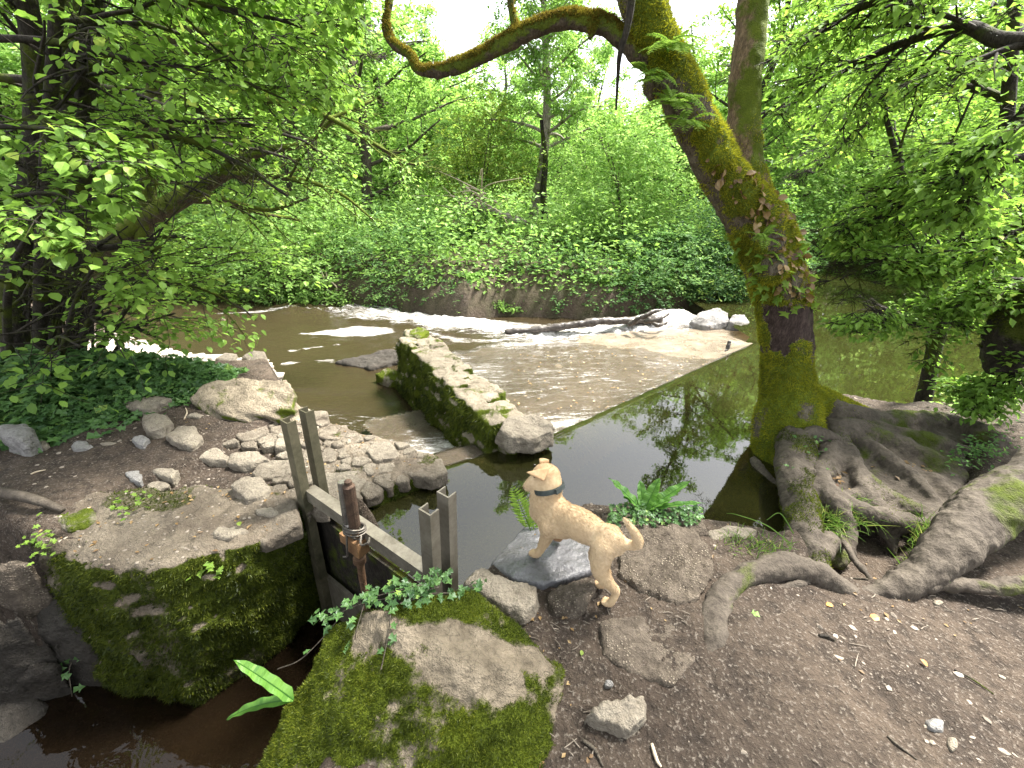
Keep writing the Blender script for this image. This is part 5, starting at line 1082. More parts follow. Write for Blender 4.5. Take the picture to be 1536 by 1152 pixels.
finish('willow_tree', 'mossy leaning tree stretching crooked limbs over the river on the left', 'tree', T, (-5.6, 5.0, gz1(-5.6, 5.0)), 'bark_limb', 'leaf_pale', 'simple', keep=k_ml)

# ------------------------------------------------------------------ right: overhanging tree and sapling
T = Tree(leaf=.06, kids=(8, 6, 5), ratio=.5, step=.05, dense=1.6, seg=.13, ang=45, flat=.8, trop=-.01, droop=.14, tiltN=.28, spread=58)
trk = PM([(1378, 625, 3.7), (1392, 570, 3.7), (1405, 510, 3.7), (1440, 430, 3.7), (1475, 350, 3.65), (1500, 260, 3.6), (1512, 150, 3.55), (1520, 20, 3.5), (1530, -150, 3.5)])
T.path(trk, [.07, .062, .058, .05, .045, .042, .04, .035, .03], 0, 6, 2, .6)
for q, R_ in ((PM([(1405, 500, 3.7), (1390, 490, 3.6), (1345, 480, 3.5), (1290, 480, 3.5)]), [.025, .02, .014, .008]), (PM([(1440, 430, 3.7), (1400, 400, 3.6), (1340, 390, 3.5), (1290, 400, 3.45), (1260, 420, 3.4)]), [.03, .022, .015, .01, .006]),
              (PM([(1560, 150, 2.9), (1480, 215, 3.1), (1420, 260, 3.3), (1370, 300, 3.5), (1320, 330, 3.7), (1270, 345, 3.9)]), [.03, .025, .022, .018, .012, .008]), (PM([(1570, 230, 3.0), (1470, 250, 3.1), (1400, 285, 3.3), (1330, 320, 3.5), (1280, 350, 3.6)]), [.03, .025, .02, .012, .008]),
              (PM([(1600, 60, 2.8), (1500, 60, 3.0), (1440, 40, 3.2), (1340, 70, 3.5), (1260, 110, 3.8), (1210, 150, 4.0)]), [.045, .04, .032, .025, .015, .008]), (PM([(1580, -60, 2.8), (1450, -40, 3.0), (1340, -10, 3.2), (1250, 30, 3.5), (1180, 70, 3.8)]), [.045, .04, .03, .02, .01]),
              (PM([(1440, 430, 3.7), (1400, 360, 3.7), (1360, 280, 3.8), (1330, 180, 3.9), (1310, 90, 4.0)]), [.035, .03, .025, .018, .01]), (PM([(1600, 330, 3.0), (1520, 350, 3.1), (1450, 380, 3.2), (1380, 400, 3.3)]), [.03, .022, .014, .008]),
              (PM([(1600, 440, 3.1), (1530, 420, 3.2), (1470, 430, 3.3), (1430, 460, 3.4)]), [.025, .02, .014, .008]), (PM([(1600, 150, 2.5), (1530, 190, 2.5), (1470, 260, 2.6), (1430, 320, 2.7)]), [.03, .02, .014, .008]), (PM([(1512, 150, 3.55), (1440, 130, 3.8), (1350, 150, 4.2), (1280, 200, 4.5), (1230, 250, 4.7)]), [.03, .025, .02, .015, .008]),
              (PM([(1600, 560, 2.9), (1540, 560, 3.0), (1490, 580, 3.1), (1450, 600, 3.1)]), [.02, .015, .01, .006])):
    T.path(q, R_, 2, 6, 11, .12)
def k_r(P):
    x, y, z = img(P); sky = (x > 1340) & (x < 1365) & (y > 40) & (y < 62)
    w = (x > 1215) & (x < 1330) & (y > 385) & (y < 470 + .0 * x); w2 = (x > 1225) & (x < 1370) & (y > 510) & (y < 640); tr_ = (x < 1235) & (y > 120); t2 = (x < 1150)
    return ~(w | w2 | (tr_ & (y > 250)) | t2 | ((x < 1420) & (y > 620)))
finish('beech_tree', 'slender sapling leaning over the pond with layered sprays across the right side', 'tree', T, (trk[0][0], trk[0][1], -.1), 'bark_dark', 'leaf_mid', 'simple', keep=k_r)

# ------------------------------------------------------------------ the far bank
def blob_spray(B, c, r, n, size, kind='simple', tintc=None, up=.8, out=.6):
    """leaf sprays through a lumpy volume"""
    c = np.array(c, float); r = np.broadcast_to(np.array(r, float), (3,)); m = max(6, n // 9)
    d = nrm(RS.normal(size=(m, 3))); rad = RS.random(m) ** .45; A = c + d * rad[:, None] * r * (1 + .3 * fbm(d * 2 + c, 1.3, 2, 9))[:, None]
    dirs = nrm(d * (1, 1, .4) + RS.normal(size=(m, 3)) * .5 + (0, 0, -.1)); k = 9
    s_ = RS.uniform(0, 1, (m, k)); side = nrm(np.cross(dirs, (0, 0, 1.)))
    P = A[:, None] + dirs[:, None] * (s_ * size * 5)[..., None] + RS.normal(size=(m, k, 3)) * size * .25
    sg_ = np.where(np.arange(k) % 2, 1., -1.)[None, :, None]
    D = dirs[:, None] * .6 + side[:, None] * sg_ * .9 + RS.normal(size=(m, k, 3)) * .25
    N = np.array((0, 0, up)) + d[:, None] * out * .6 + RS.normal(size=(m, k, 3)) * .35
    t = np.clip(.5 + .28 * RS.normal(size=(m, 1)) + .12 * RS.normal(size=(m, k)) + .25 * fbm(A, .8, 2, 3)[:, None], 0, 1)
    leaves(B, P.reshape(-1, 3), D.reshape(-1, 3), N.reshape(-1, 3), size * RS.uniform(.65, 1.3, m * k), kind, t.ravel())
def bush(name, label, base, blobs, size, mat, n,  kind='simple', stems=5, cat='shrub', group=None, bark='bark_mid'):
    B, S_ = MB(), MB(); size *= .8; n = int(n * 1.7)
    vol = sum(float(np.prod(np.broadcast_to(b[3], (3,))) ** (2 / 3)) for b in [(0, 0, 0, q[1]) for q in blobs])
    for c, r in blobs:
        w = float(np.prod(np.broadcast_to(np.array(r, float), (3,))) ** (2 / 3)) / vol; blob_spray(B, c, r, int(n * w), size, kind)
    b0 = np.array(base, float)
    for i in range(stems):
        c, r = blobs[i % len(blobs)]; e = np.array(c, float) + RS.normal(size=3) * np.array(r) * .4; m_ = (b0 + e) / 2 + RS.normal(size=3) * .15
        tube(S_, smooth_path([b0 + RS.normal(size=3) * (.1, .1, 0), m_, e], 6), np.linspace(.03, .008, 13), 5, cap=False)
    q = thing(name, label, cat, base, group); obj('foliage', B, MT[mat], q); obj('stem', S_, MT[bark], q); return q
def fz_(x, y): return gz1(x, y)
def at(px, py, Y_): return V(px, py, Y_)
bush('bramble_bush', 'pale green bush drooping over the foam at the far end of the wall', at(640, 440, 9.4), [(at(600, 425, 9.0), (1.0, .7, .5)), (at(660, 425, 8.8), (.8, .6, .6)), (at(560, 380, 9.6), (1.2, .9, .8)), (at(670, 455, 8.6), (.45, .35, .35)), (at(640, 370, 9.8), (1.1, .9, .7))], .085, 'leaf_blue', 9000, 'narrow')
bush('bramble_bush', 'light leafy bush overhanging the brown river on the far left bank', at(420, 425, 9.6), [(at(390, 400, 9.2), (1.3, .8, .7)), (at(450, 410, 9.1), (1.0, .7, .6)), (at(340, 380, 9.6), (1.2, .9, .9)), (at(470, 350, 9.9), (1.4, 1, .9)), (at(400, 430, 8.9), (.8, .35, .35))], .09, 'leaf_pale', 11000)
bush('bramble_bush', 'darker bush at the river bend behind the left thicket', at(250, 420, 9.4), [(at(230, 400, 9.2), (1.3, .9, .8)), (at(290, 395, 9.2), (1.0, .8, .7)), (at(200, 340, 9.8), (1.6, 1, 1.1)), (at(300, 425, 8.9), (.9, .35, .3)), (at(120, 380, 9.5), (1.8, 1, 1.3))], .09, 'leaf_mid', 10000)
bush('holly_bush', 'dense dark bush right of centre on the far bank above the log', at(960, 430, 9.8), [(at(930, 415, 9.4), (1.0, .6, .45)), (at(1000, 410, 9.4), (1.0, .6, .5)), (at(960, 445, 9.1), (.9, .4, .3)), (at(1020, 380, 10), (1.1, .8, .6)), (at(890, 440, 9.1), (.6, .35, .3))], .085, 'leaf_blue', 9000)
bush('holly_bush', 'deep green bush behind the leaning trunk at the far bank', at(1090, 410, 10.2), [(at(1080, 395, 10), (1.2, .8, .8)), (at(1130, 380, 10.3), (1.3, .9, .9)), (at(1050, 420, 9.6), (.7, .5, .4)), (at(1095, 330, 10.6), (1.2, .9, .9))], .09, 'leaf_deep', 9000)
bush('bramble_bush', 'low dark leafy bush above the bare brown bank left of the log', at(790, 420, 9.8), [(at(740, 410, 9.6), (.9, .6, .45)), (at(810, 405, 9.6), (1.0, .6, .45)), (at(860, 400, 9.7), (.8, .6, .45)), (at(770, 440, 9.3), (.5, .3, .2))], .08, 'leaf_blue', 7000)
bush('spindle_bush', 'yellow green bush in the middle distance', at(720, 330, 12.5), [(at(715, 215, 12.5), (.9, .8, .9)), (at(735, 165, 12.6), (.45, .45, .6)), (at(690, 260, 12.2), (1.0, .9, .8)), (at(760, 250, 12.5), (.8, .8, .8))], .1, 'leaf_yel', 6000, cat='shrub')
bush('rowan_tree', 'small leafy tree rising right of the birch', at(930, 370, 11.5), [(at(900, 230, 11.5), (1.1, .9, .8)), (at(960, 200, 11.6), (1.0, .9, .8)), (at(920, 300, 11.2), (1.2, .9, .6)), (at(985, 260, 11.5), (1.0, .9, .8)), (at(870, 340, 10.8), (.9, .7, .35))], .1, 'leaf_pale', 8000, stems=6, cat='tree')
for (x, y, Y_), lb, n_, L_ in (((950, 372, 10.2), 'tall ferns arching at the top of the far bank right of centre', 11, 1.2), ((1010, 365, 10.4), 'fern clump half hidden left of the deep green bush', 10, 1.1), ((880, 380, 10.4), 'ferns below the small tree right of the birch', 10, 1.0), ((1035, 395, 10), 'drooping fern above the end of the log', 9, .9), ((700, 360, 11), 'fern on the bank under the yellow green bush', 9, 1.0)):
    b_ = at(x, y, Y_); b_[2] = max(b_[2], fz_(b_[0], b_[1])); fern_clump('fern', lb, b_, n_, L_, .45, 'leaf_blue', (0, 0, .8), .9, .16, nn=20)
bush('bramble_bush', 'bright bush on the far shore of the pond right of the stems', at(1225, 385, 15), [(at(1215, 350, 15), (1.6, 1, 1.2)), (at(1180, 300, 15.5), (1.6, 1, 1.6)), (at(1240, 250, 16), (2, 1, 1.6))], .14, 'leaf_pale', 6000)
bush('bramble_bush', 'wide bush across the pond behind the sapling sprays', at(1400, 400, 14), [(at(1360, 360, 14.5), (1.8, 1, 1.0)), (at(1420, 370, 13.5), (1.8, 1, 1.2)), (at(1480, 340, 12.5), (2, 1, 1.8)), (at(1400, 260, 15), (2.4, 1, 1.8))], .14, 'leaf_pale', 9000)
bush('bramble_bush', 'shady bush closing the right edge across the pond', at(1530, 430, 10), [(at(1510, 400, 10), (1.2, .9, .9)), (at(1570, 360, 10), (1.8, 1, 1.6)), (at(1540, 240, 10.5), (1.8, 1, 1.5)), (at(1480, 180, 11.5), (1.6, 1, 1.2))], .12, 'leaf_mid', 8000)
for lb, x_, y_, Y_, rr, mt_ in (('leafy fringe hanging to the water right of the drooping bush', 705, 452, 8.95, (.35, .25, .3), 'leaf_blue'), ('low fringe of leaves trailing over the brown bank behind the log', 850, 450, 9.0, (.9, .25, .18), 'leaf_blue'), ('leafy fringe trailing into the river at the left bend', 330, 440, 9.0, (1.2, .3, .25), 'leaf_mid'), ('fringe of leaves trailing over the water left of the drooping bush', 480, 448, 8.95, (.9, .3, .3), 'leaf_pale'), ('thick leafy fringe touching the foam below the drooping bush', 610, 458, 8.85, (.75, .25, .26), 'leaf_blue'), ('leaf fringe hanging over the dark pool beside the leaning trunk', 1070, 430, 9.2, (.8, .3, .22), 'leaf_deep')):
    c_ = at(x_, y_, Y_); bush('bramble_fringe', lb, (c_[0], c_[1] + .3, c_[2]), [(c_, rr)], .075, mt_, 2600, stems=3)
# ground cover of the wood floor, many small leaves
B = MB(); n = 110000; x = RS.uniform(-18, 16, n); y = RS.uniform(8.3, 19, n); k = (np.minimum(sdf(POND, x, y), sdf(LOW, x, y)) > .15); x, y = x[k], y[k]; P = np.stack([x, y, gz(x, y) + RS.random(len(x)) ** 2 * (.25 + .9 * sstep(.2, 1.5, np.minimum(sdf(POND, x, y), sdf(LOW, x, y))) * (1 + fbm(P2(x, y), .7, 3, 9)))], 1)
leaves(B, P, RS.normal(size=P.shape) * (1, 1, .3), RS.normal(size=P.shape) * .4 + (0, -.3, 1), RS.uniform(.08, .16, len(P)), 'simple', np.clip(.5 + .35 * fbm(P, .6, 3, 8) + RS.normal(size=len(P)) * .16, 0, 1)); 
shore = np.array([U(x_, y_, ZL)[:2] for x_, y_ in ((0, 432), (200, 444), (300, 450), (400, 452), (500, 456), (560, 462), (640, 478), (700, 482), (760, 474))] + [U(x_, y_, -.45)[:2] for x_, y_ in ((900, 468), (990, 466), (1040, 466), (1110, 440))])
m_ = 26000; i_ = RS.integers(0, len(shore) - 1, m_); f_r = RS.random(m_)[:, None]; Q_ = shore[i_] * (1 - f_r) + shore[i_ + 1] * f_r; hh = RS.random(m_) ** .8
Q_ = np.column_stack([Q_[:, 0], Q_[:, 1] + .22 + .35 * hh - .3 * np.maximum(0, fbm(np.column_stack([Q_ * 1.3, hh]), 1, 2, 5)), -.5 + .75 * hh]); kq = fbm(Q_ * (1, 1, .7), 1.1, 3, 33) + .9 * hh - .22 > -.12 + .3 * RS.random(m_); Q_ = Q_[kq]
leaves(B, Q_, RS.normal(size=Q_.shape) * (1, .6, .4) + (0, -.6, -.5), RS.normal(size=Q_.shape) * .4 + (0, -.7, .8), RS.uniform(.06, .11, len(Q_)), 'simple', np.clip(.45 + .4 * fbm(Q_, .9, 3, 8) + RS.normal(size=len(Q_)) * .16, 0, 1))
tag(obj('undergrowth', B, MT['leaf_pale']), kind='stuff')

# trees of the far wood
def wood_tree(seed, H_, spread, leafsz, n1=10, droop=.08, low=.18):
    random.seed(seed); T = Tree(leaf=leafsz, kids=(5, 5, 5), ratio=.45, step=leafsz * .62, seg=.3, ang=52, flat=.5, trop=.03, droop=droop, tiltN=.5, k=(7, 4, 3), dense=6)
    Q = np.array([(0, 0, -.3), (random.gauss(0, .15), random.gauss(0, .15), H_ * .3), (random.gauss(0, .25), random.gauss(0, .25), H_ * .62), (random.gauss(0, .35), random.gauss(0, .35), H_)]); R_ = np.array([.14, .11, .07, .02]) * H_ / 8
    S_ = smooth_path(np.concatenate([Q, R_[:, None]], 1), 8); tube(T.wood, S_[:, :3], S_[:, 3], 9)
    m = int(n1 * 2.2)
    for i in range(m):
        t = low + (.97 - low) * (i + random.random()) / m; j = int(t * (len(S_) - 1)); a = i * 2.4 + random.gauss(0, .4); el = .15 + .7 * t
        d = np.array((math.cos(a), math.sin(a), el)); L_ = spread * (1.05 - .75 * abs(t - .35) / .65) * random.uniform(.7, 1.2)
        T.branch(S_[j, :3], nrm(d), L_, S_[j, 3] * .4, 2)
    return T
protos = {}
PR = [('alder_tree', 21, 8.0, 2.5, .115, 'bark_mid', 'leaf_pale', 12, .08, .12), ('ash_tree', 22, 9.5, 2.8, .12, 'bark_dark', 'leaf_mid', 12, .05, .15), ('birch_tree', 23, 8.5, 2.0, .10, 'bark_birch', 'leaf_pale', 18, .16, .3), ('hazel_tree', 24, 5.5, 2.5, .11, 'bark_mid', 'leaf_pale', 10, .12, .05)]
SPOT = [  # px, depth, prototype, scale, top of crown in the photograph, label
    (795, 13.0, 2, 'white barked birch with a slim trunk in the middle of the far bank', 1.0), (545, 12.5, 0, 'broad alder behind the drooping bush, left of the sky gap', 1.12), (640, 17, 0, 'alder standing far back below the arching branch', .72),
    (450, 12.5, 3, 'low hazel on the far bank behind the mossy leaning limbs', 1.15), (330, 13.5, 1, 'tall ash behind the left thicket nearest the river bend', 1.0), (200, 12.5, 0, 'alder seen between the dark stems of the thicket', 1.05), (60, 12, 1, 'ash at the far left behind the thicket', 1.0),
    (905, 17, 3, 'hazel standing behind the small tree right of the birch', .95), (1010, 15.5, 0, 'alder just left of the leaning trunk in the distance', .72), (1085, 14, 1, 'ash directly behind the two mossy stems', .95), (1180, 17, 0, 'alder behind the right stem on the far side of the pond', 1.1), (1280, 20, 1, 'tall ash across the pond behind the layered sprays', 1.2),
    (1400, 19, 0, 'alder across the pond behind the sapling', 1.25), (1500, 16, 1, 'ash at the far right edge across the pond', 1.2), (520, 19, 1, 'ash rising behind the broad alder on the left', 1.0), (720, 19, 3, 'hazel far back in the wood below the sky gap', 1.05), (840, 21, 0, 'alder at the back of the wood below the open sky', .72), (400, 20, 1, 'tallest ash far back on the left', 1.35), (585, 15.5, 3, 'thin crowned hazel behind the tip of the arching branch', 1.5), (960, 22, 0, 'alder far back right of the open sky', .78)]
for px, Y_, pi, lb, s_ in SPOT:
    nm, sd_, H_, sp_, lz, bk, lf, n1, dr_, lw = PR[pi]; x = V(px, 300, Y_)[0]; base = (x, Y_, gz1(x, Y_) - .1)
    if pi not in protos:
        T = wood_tree(sd_, H_, sp_, lz, n1, dr_, lw); q = thing(nm, lb, 'tree', (0, 0, 0)); obj('trunk', T.wood, MT[bk], q, smooth=True); obj('crown', T.crown('simple'), MT[lf], q); q.location = base; q.scale = (s_,) * 3; protos[pi] = q
    else: copy_thing(protos[pi], base, random.uniform(0, 6.28), s_, lb)
random.seed(77)
# a thin dark stem beside the birch, and a distant mass of woodland
B = MB(); tube(B, smooth_path([at(818, 345, 12.6), at(815, 290, 12.6), at(818, 240, 12.7), at(812, 180, 12.8)], 6), np.linspace(.11, .05, 19), 8); b_ = at(818, 345, 12.6); tag(obj('snag', B, MT['bark_dark'], loc=b_, smooth=True), 'thin dark trunk standing right beside the birch', 'tree trunk')
B = MB()
for i in range(190):
    a = -1.2 + 2.4 * (i + RS.random()) / 190; R_ = RS.uniform(23, 38); x, y = R_ * math.sin(a), R_ * math.cos(a); px_ = 768 + FPX * x / (y * .91); g0 = gz1(x, y)
    ty = np.interp(px_, [-900, 300, 520, 600, 700, 740, 830, 880, 940, 1000, 1080, 2400], [-160, -140, 0, 95, 120, 90, 150, 170, 150, 40, -60, -160]); zt_ = V(px_, ty, y)[2] * RS.uniform(.8, 1.0)
    h_ = max(1.0, zt_ - g0); blob_spray(B, (x, y, g0 + h_ * .45), (2.6, 2.2, h_ * .55), 1000 + int(h_ * 130), .22)
tag(obj('woodland', B, MT['leaf_pale']), kind='stuff')

# ------------------------------------------------------------------ small things
def sticks(name, label, cat, paths, mat, loc, k=6):
    B = MB()
    for pts, R_ in paths: Q = smooth_path(np.concatenate([np.array(pts, float), np.array(R_, float)[:, None]], 1), 6); tube(B, Q[:, :3], Q[:, 3], k)
    return tag(obj(name, B, MT[mat], loc=loc, smooth=True), label, cat)
A3 = lambda pts, Y_: [at(x, y, Y_) for x, y in pts]
sticks('dead_branch', 'bare tan branch poking up from the water at the far bank', 'branch', [(A3([(492, 470), (505, 455), (520, 444)], 9.0), (.05, .045, .03)), (A3([(500, 460), (490, 430), (484, 412), (480, 402)], 9.0), (.03, .025, .02, .012)), (A3([(497, 448), (505, 432), (492, 418), (488, 405)], 8.95), (.02, .018, .015, .01))], 'deadwood', at(492, 470, 9.0))
sticks('stick', 'pale broken stick standing in the brown river shallows', 'stick', [(A3([(330, 494), (333, 484), (335, 477)], 7.4), (.03, .03, .02)), (A3([(333, 484), (338, 480)], 7.4), (.02, .01))], 'deadwood', at(330, 494, 7.4))
B = MB(); limb(B, [U(760, 497, -.53), U(800, 495, -.5), U(850, 489, -.42), U(900, 482, -.34), U(950, 481, -.34), U(985, 479, -.3)], [.04, .055, .065, .07, .08, .11], 6, 10)
for q in (((965, 476, -.2), (980, 468, -.05), (998, 464, 0)), ((970, 482, -.2), (990, 478, -.1), (1004, 470, -.05)), ((972, 478, -.25), (985, 488, -.3), (1000, 484, -.3)), ((945, 486, -.3), (965, 474, -.1), (985, 464, .0))): limb(B, [U(*p) for p in q], [.05, .035, .02], 5, 8)
lg = rough(fuse(B, .022, 2), .035, 5, 61); tag(obj('log', lg, MT['driftwood'], loc=U(760, 496, -.6), smooth=True), 'long dark waterlogged log with splayed root end lying across the rapids', 'log')
B = MB(); rs = np.random.default_rng(9)
for i in range(26):
    p0 = at(rs.uniform(690, 735), rs.uniform(280, 318), 11.2); e = p0 + rs.normal(size=3) * (.7, .3, .4); tube(B, smooth_path([p0, (p0 + e) / 2 + rs.normal(size=3) * .15, e], 4), np.linspace(.022, .006, 9), 4)
tag(obj('brushwood', B, MT['deadwood'], loc=at(712, 318, 11.2)), 'tangle of bare grey branches among the far trees', 'dead branches')
sticks('fallen_tree', 'fallen grey trunk slanting behind the bare tangle', 'tree trunk', [(A3([(690, 300), (740, 318), (790, 335)], 11.5), (.1, .1, .09))], 'bark_birch', at(740, 318, 11.5))
# small dark bird-shaped form on the crest
c = U(1091, 524, -.19); B = MB(); ellip(B, c + (0, 0, .045), (.075, .03, .035), (.3, .4, .9), 2); ellip(B, c + (.012, .02, .105), (.03, .025, .026), (1, 0, .2), 2); ellip(B, c + (-.03, -.03, .0), (.05, .012, .02), (-.6, -.6, -.2), 2); bq = rough(fuse(B, .006, 3), .004, 30, 5)
tag(obj('driftwood', bq, MT['driftwood'], loc=c, smooth=True), 'small dark upright bird shaped form resting on the weir crest', 'driftwood')
# debris on the spillway
sticks('stick', 'dark wet twigs caught on the spillway beside the wall', 'stick', [([U(682, 640, -.4), U(700, 642, -.38), U(712, 636, -.37)], (.012, .014, .01)), ([U(695, 655, -.4), U(708, 648, -.37), U(722, 645, -.34)], (.014, .012, .008)), ([U(680, 636, -.4), U(700, 633, -.37)], (.01, .006))], 'rust_dark', U(700, 645, -.42))
# strap ferns
def strap(B, base, d, L, w, droop, tint, n=26, wave=.16):
    d = nrm(np.array(d, float)); t = np.linspace(0, 1, n); sd = nrm(np.cross(d, (0, 0, 1.))); C_ = np.array(base) + d * (t * L)[:, None] - np.array((0, 0, 1.)) * (droop * L * t ** 2.2)[:, None]
    T = nrm(np.gradient(C_, axis=0)); nn = np.cross(sd, T); ww = w * np.clip(np.minimum(t * 6 + .25, 1) * (1 - t ** 5) + .02, 0.02, 1)
    wv = wave * w * np.sin(t * 26 + random.random() * 6); V_ = np.concatenate([C_ - sd * ww[:, None] + nn * (wv + ww * .35)[:, None], C_, C_ + sd * ww[:, None] + nn * (-wv + ww * .35)[:, None]])
    i = np.arange(n - 1); B.add(V_, None, np.concatenate([np.stack([i, i + n, i + n + 1, i + 1], 1), np.stack([i + n, i + 2 * n, i + 2 * n + 1, i + n + 1], 1)]), None, np.clip(tint + RS.normal(0, .16, 2 * (n - 1)), 0, 1))
    tube(B, C_ + nn * .0012, np.linspace(.0028, .0008, n), 4, False, 0.0)
def strap_fern(label, base, fr):
    B = MB()
    for tip, w, dr in fr: 
        e = np.array(tip) - np.array(base); L_ = np.linalg.norm(e); e2 = e + np.array((0, 0, dr * L_)); strap(B, base, e2, np.linalg.norm(e2), w, dr * L_ / np.linalg.norm(e2), random.uniform(.35, .8))
    q = thing('strap_fern', label, 'fern', base); obj('fronds', B, MT['strap'], q)
b_ = V(440, 1050, .88); strap_fern('strap leaved fern with two long shiny fronds beside the foreground boulder', b_, [(V(350, 990, .9), .024, .12), (V(340, 1080, .86), .02, .36)])
b_ = U(965, 768, .04); strap_fern('clump of strap leaved fronds growing on the ledge by the pond', b_, [(V(913, 717, 2.0), .035, .05), (V(990, 717, 2.0), .035, .05), (V(1035, 722, 1.98), .035, .05), (V(1010, 748, 1.9), .025, .1), (V(1058, 755, 1.85), .02, .2), (V(935, 745, 1.95), .03, .1), (V(975, 740, 2.0), .03, 0), (V(960, 720, 2.05), .03, .1)])
B = MB()
for i in range(420):
    p = U(random.uniform(912, 1052), random.uniform(762, 788), .05); p[2] += random.uniform(-.02, .04); leaves(B, p, RS.normal(size=3) * (1, 1, .4), (RS.normal() * .3, -.4, 1), random.uniform(.018, .036), 'ivy')
iv = thing('ivy', 'small ivy leaves creeping over the ledge under the strap fern clump', 'ivy', U(985, 780, .03)); obj('ivy_leaves', B, MT['ivy'], iv)
B = MB(); b_ = U(797, 798, -.02); frond(B, b_, V(772, 735, 1.85) - b_, .3, .05, 16, .2, .8, up=(-.4, -.5, .6)); frond(B, b_ + (.01, 0, 0), V(800, 752, 1.85) - b_, .16, .1, 10, .3, .6)
q = thing('fern', 'single feathery frond rising at the pond side of the wet slab', 'fern', b_); obj('fronds', B, MT['fern'], q)
# grasses
def grass(name, label, spots, n, L_, mat='grass', lean=(0, 0, 0)):
    B = MB()
    for i in range(n):
        x, y, z = spots[i % len(spots)]; p = U(x + random.gauss(0, 12), y + random.gauss(0, 9), z); d = nrm(np.array((random.gauss(0, .5), random.gauss(0, .5), 1)) + np.array(lean)); l_ = L_ * random.uniform(.5, 1.3)
        t = np.linspace(0, 1, 5); C_ = p + d * (t * l_)[:, None] - np.array((0, 0, 1.)) * (t ** 2 * l_ * random.uniform(.1, .6))[:, None]; sd = nrm(np.cross(d, RS.normal(size=3))); w_ = .0025 * (1 - t) + .0004
        V_ = np.concatenate([C_ - sd * w_[:, None], C_ + sd * w_[:, None]]); j = np.arange(4); B.add(V_, None, np.stack([j, j + 5, j + 6, j + 1], 1), None, random.random())
    q = thing(name, label, 'grass', U(*spots[0])); obj('blades', B, MT[mat], q)
grass('grass_tuft', 'grass tuft hanging from the root mass by the pond', [(1245, 775, -.02), (1270, 760, -.0), (1290, 775, -.03), (1255, 790, -.04)], 380, .13, lean=(-.1, -.5, -.3))
grass('grass_tuft', 'green grass filling the hollow left of the thick sweeping root', [(1400, 815, .0), (1385, 835, -.02), (1415, 800, .04), (1375, 850, -.02), (1390, 800, 0)], 500, .14, lean=(-.3, -.3, 0))
grass('grass_tuft', 'sparse grass at the pond edge beside the small pale stone', [(1115, 820, .0), (1140, 818, .0), (1160, 825, .02), (1100, 812, 0)], 180, .10)
B = MB()
for q in (((1185, 815, .02), (1150, 788, .1), (1105, 772, .12), (1090, 770, .09)), ((1190, 800, .02), (1170, 770, .12), (1150, 780, .08))): tube(B, smooth_path([U(*p) for p in q], 6), np.linspace(.004, .0015, 6 * (len(q) - 1) + 1), 4)
tag(obj('reed', B, MT['grass'], loc=U(1185, 815, 0)), 'long bent straw of grass leaning over the pond beside the root', 'grass')
def herb(label, spots, n, size, mat='leaf_blue', kind='simple', hgt=.12):
    B = MB()
    for i in range(n):
        x, y, z = spots[i % len(spots)]; p = U(x + random.gauss(0, 16), y + random.gauss(0, 10), z); p[2] += random.uniform(0, hgt); leaves(B, p, RS.normal(size=3) * (1, 1, .3), RS.normal(size=3) * .35 + (0, 0, 1), size * random.uniform(.6, 1.2), kind)
    q = thing('herb', label, 'plant', U(*spots[0])); obj('foliage', B, MT[mat], q)
herb('soft green herb growing on the right hand root', [(1455, 680, .08), (1475, 690, .1), (1440, 695, .05), (1490, 672, .12)], 260, .035)
herb('bright leafy plants at the pond shore under the right boughs', [(1430, 610, .05), (1450, 600, .1), (1480, 590, .2), (1500, 600, .25), (1470, 620, .1)], 420, .06, 'leaf_pale')
herb('trailing ivy sprig on the mossy root at the trunk foot', [(1225, 665, .12), (1215, 690, .06), (1235, 655, .12)], 60, .03, 'ivy', 'ivy', .03)
herb('small nettle tuft on the abutment front', [(315, 862, -.2), (318, 850, -.16)], 12, .05, 'fern', 'ivy', .05)
herb('green sprig on the left shoulder of the abutment', [(62, 820, -.1), (75, 812, -.08), (185, 765, -.04), (195, 758, -.04)], 60, .03, 'fern', 'ivy', .05)
# ivy ground cover under the thicket
B = MB(); cov = poly(((0, 575), (60, 560), (200, 545), (330, 545), (345, 560), (320, 580), (220, 600), (120, 628), (40, 650), (-80, 660), (-150, 600)), 0.0); n = 16000
x = RS.uniform(cov[:, 0].min(), cov[:, 0].max(), n); y = RS.uniform(cov[:, 1].min(), cov[:, 1].max(), n); k = sdf(cov, x, y) < .1 * RS.normal(size=n); x, y = x[k], y[k]; P = np.stack([x, y, gz(x, y) + .02 + RS.random(len(x)) ** 1.6 * .34 * sstep(.1, -.5, sdf(cov, x, y))], 1)
leaves(B, P, RS.normal(size=P.shape) * (1, 1, .3) + (.2, -.5, -.1), RS.normal(size=P.shape) * .4 + (.1, -.4, 1), RS.uniform(.045, .095, len(P)), 'ivy'); tag(obj('ground_ivy', B, MT['ivy']), kind='stuff')
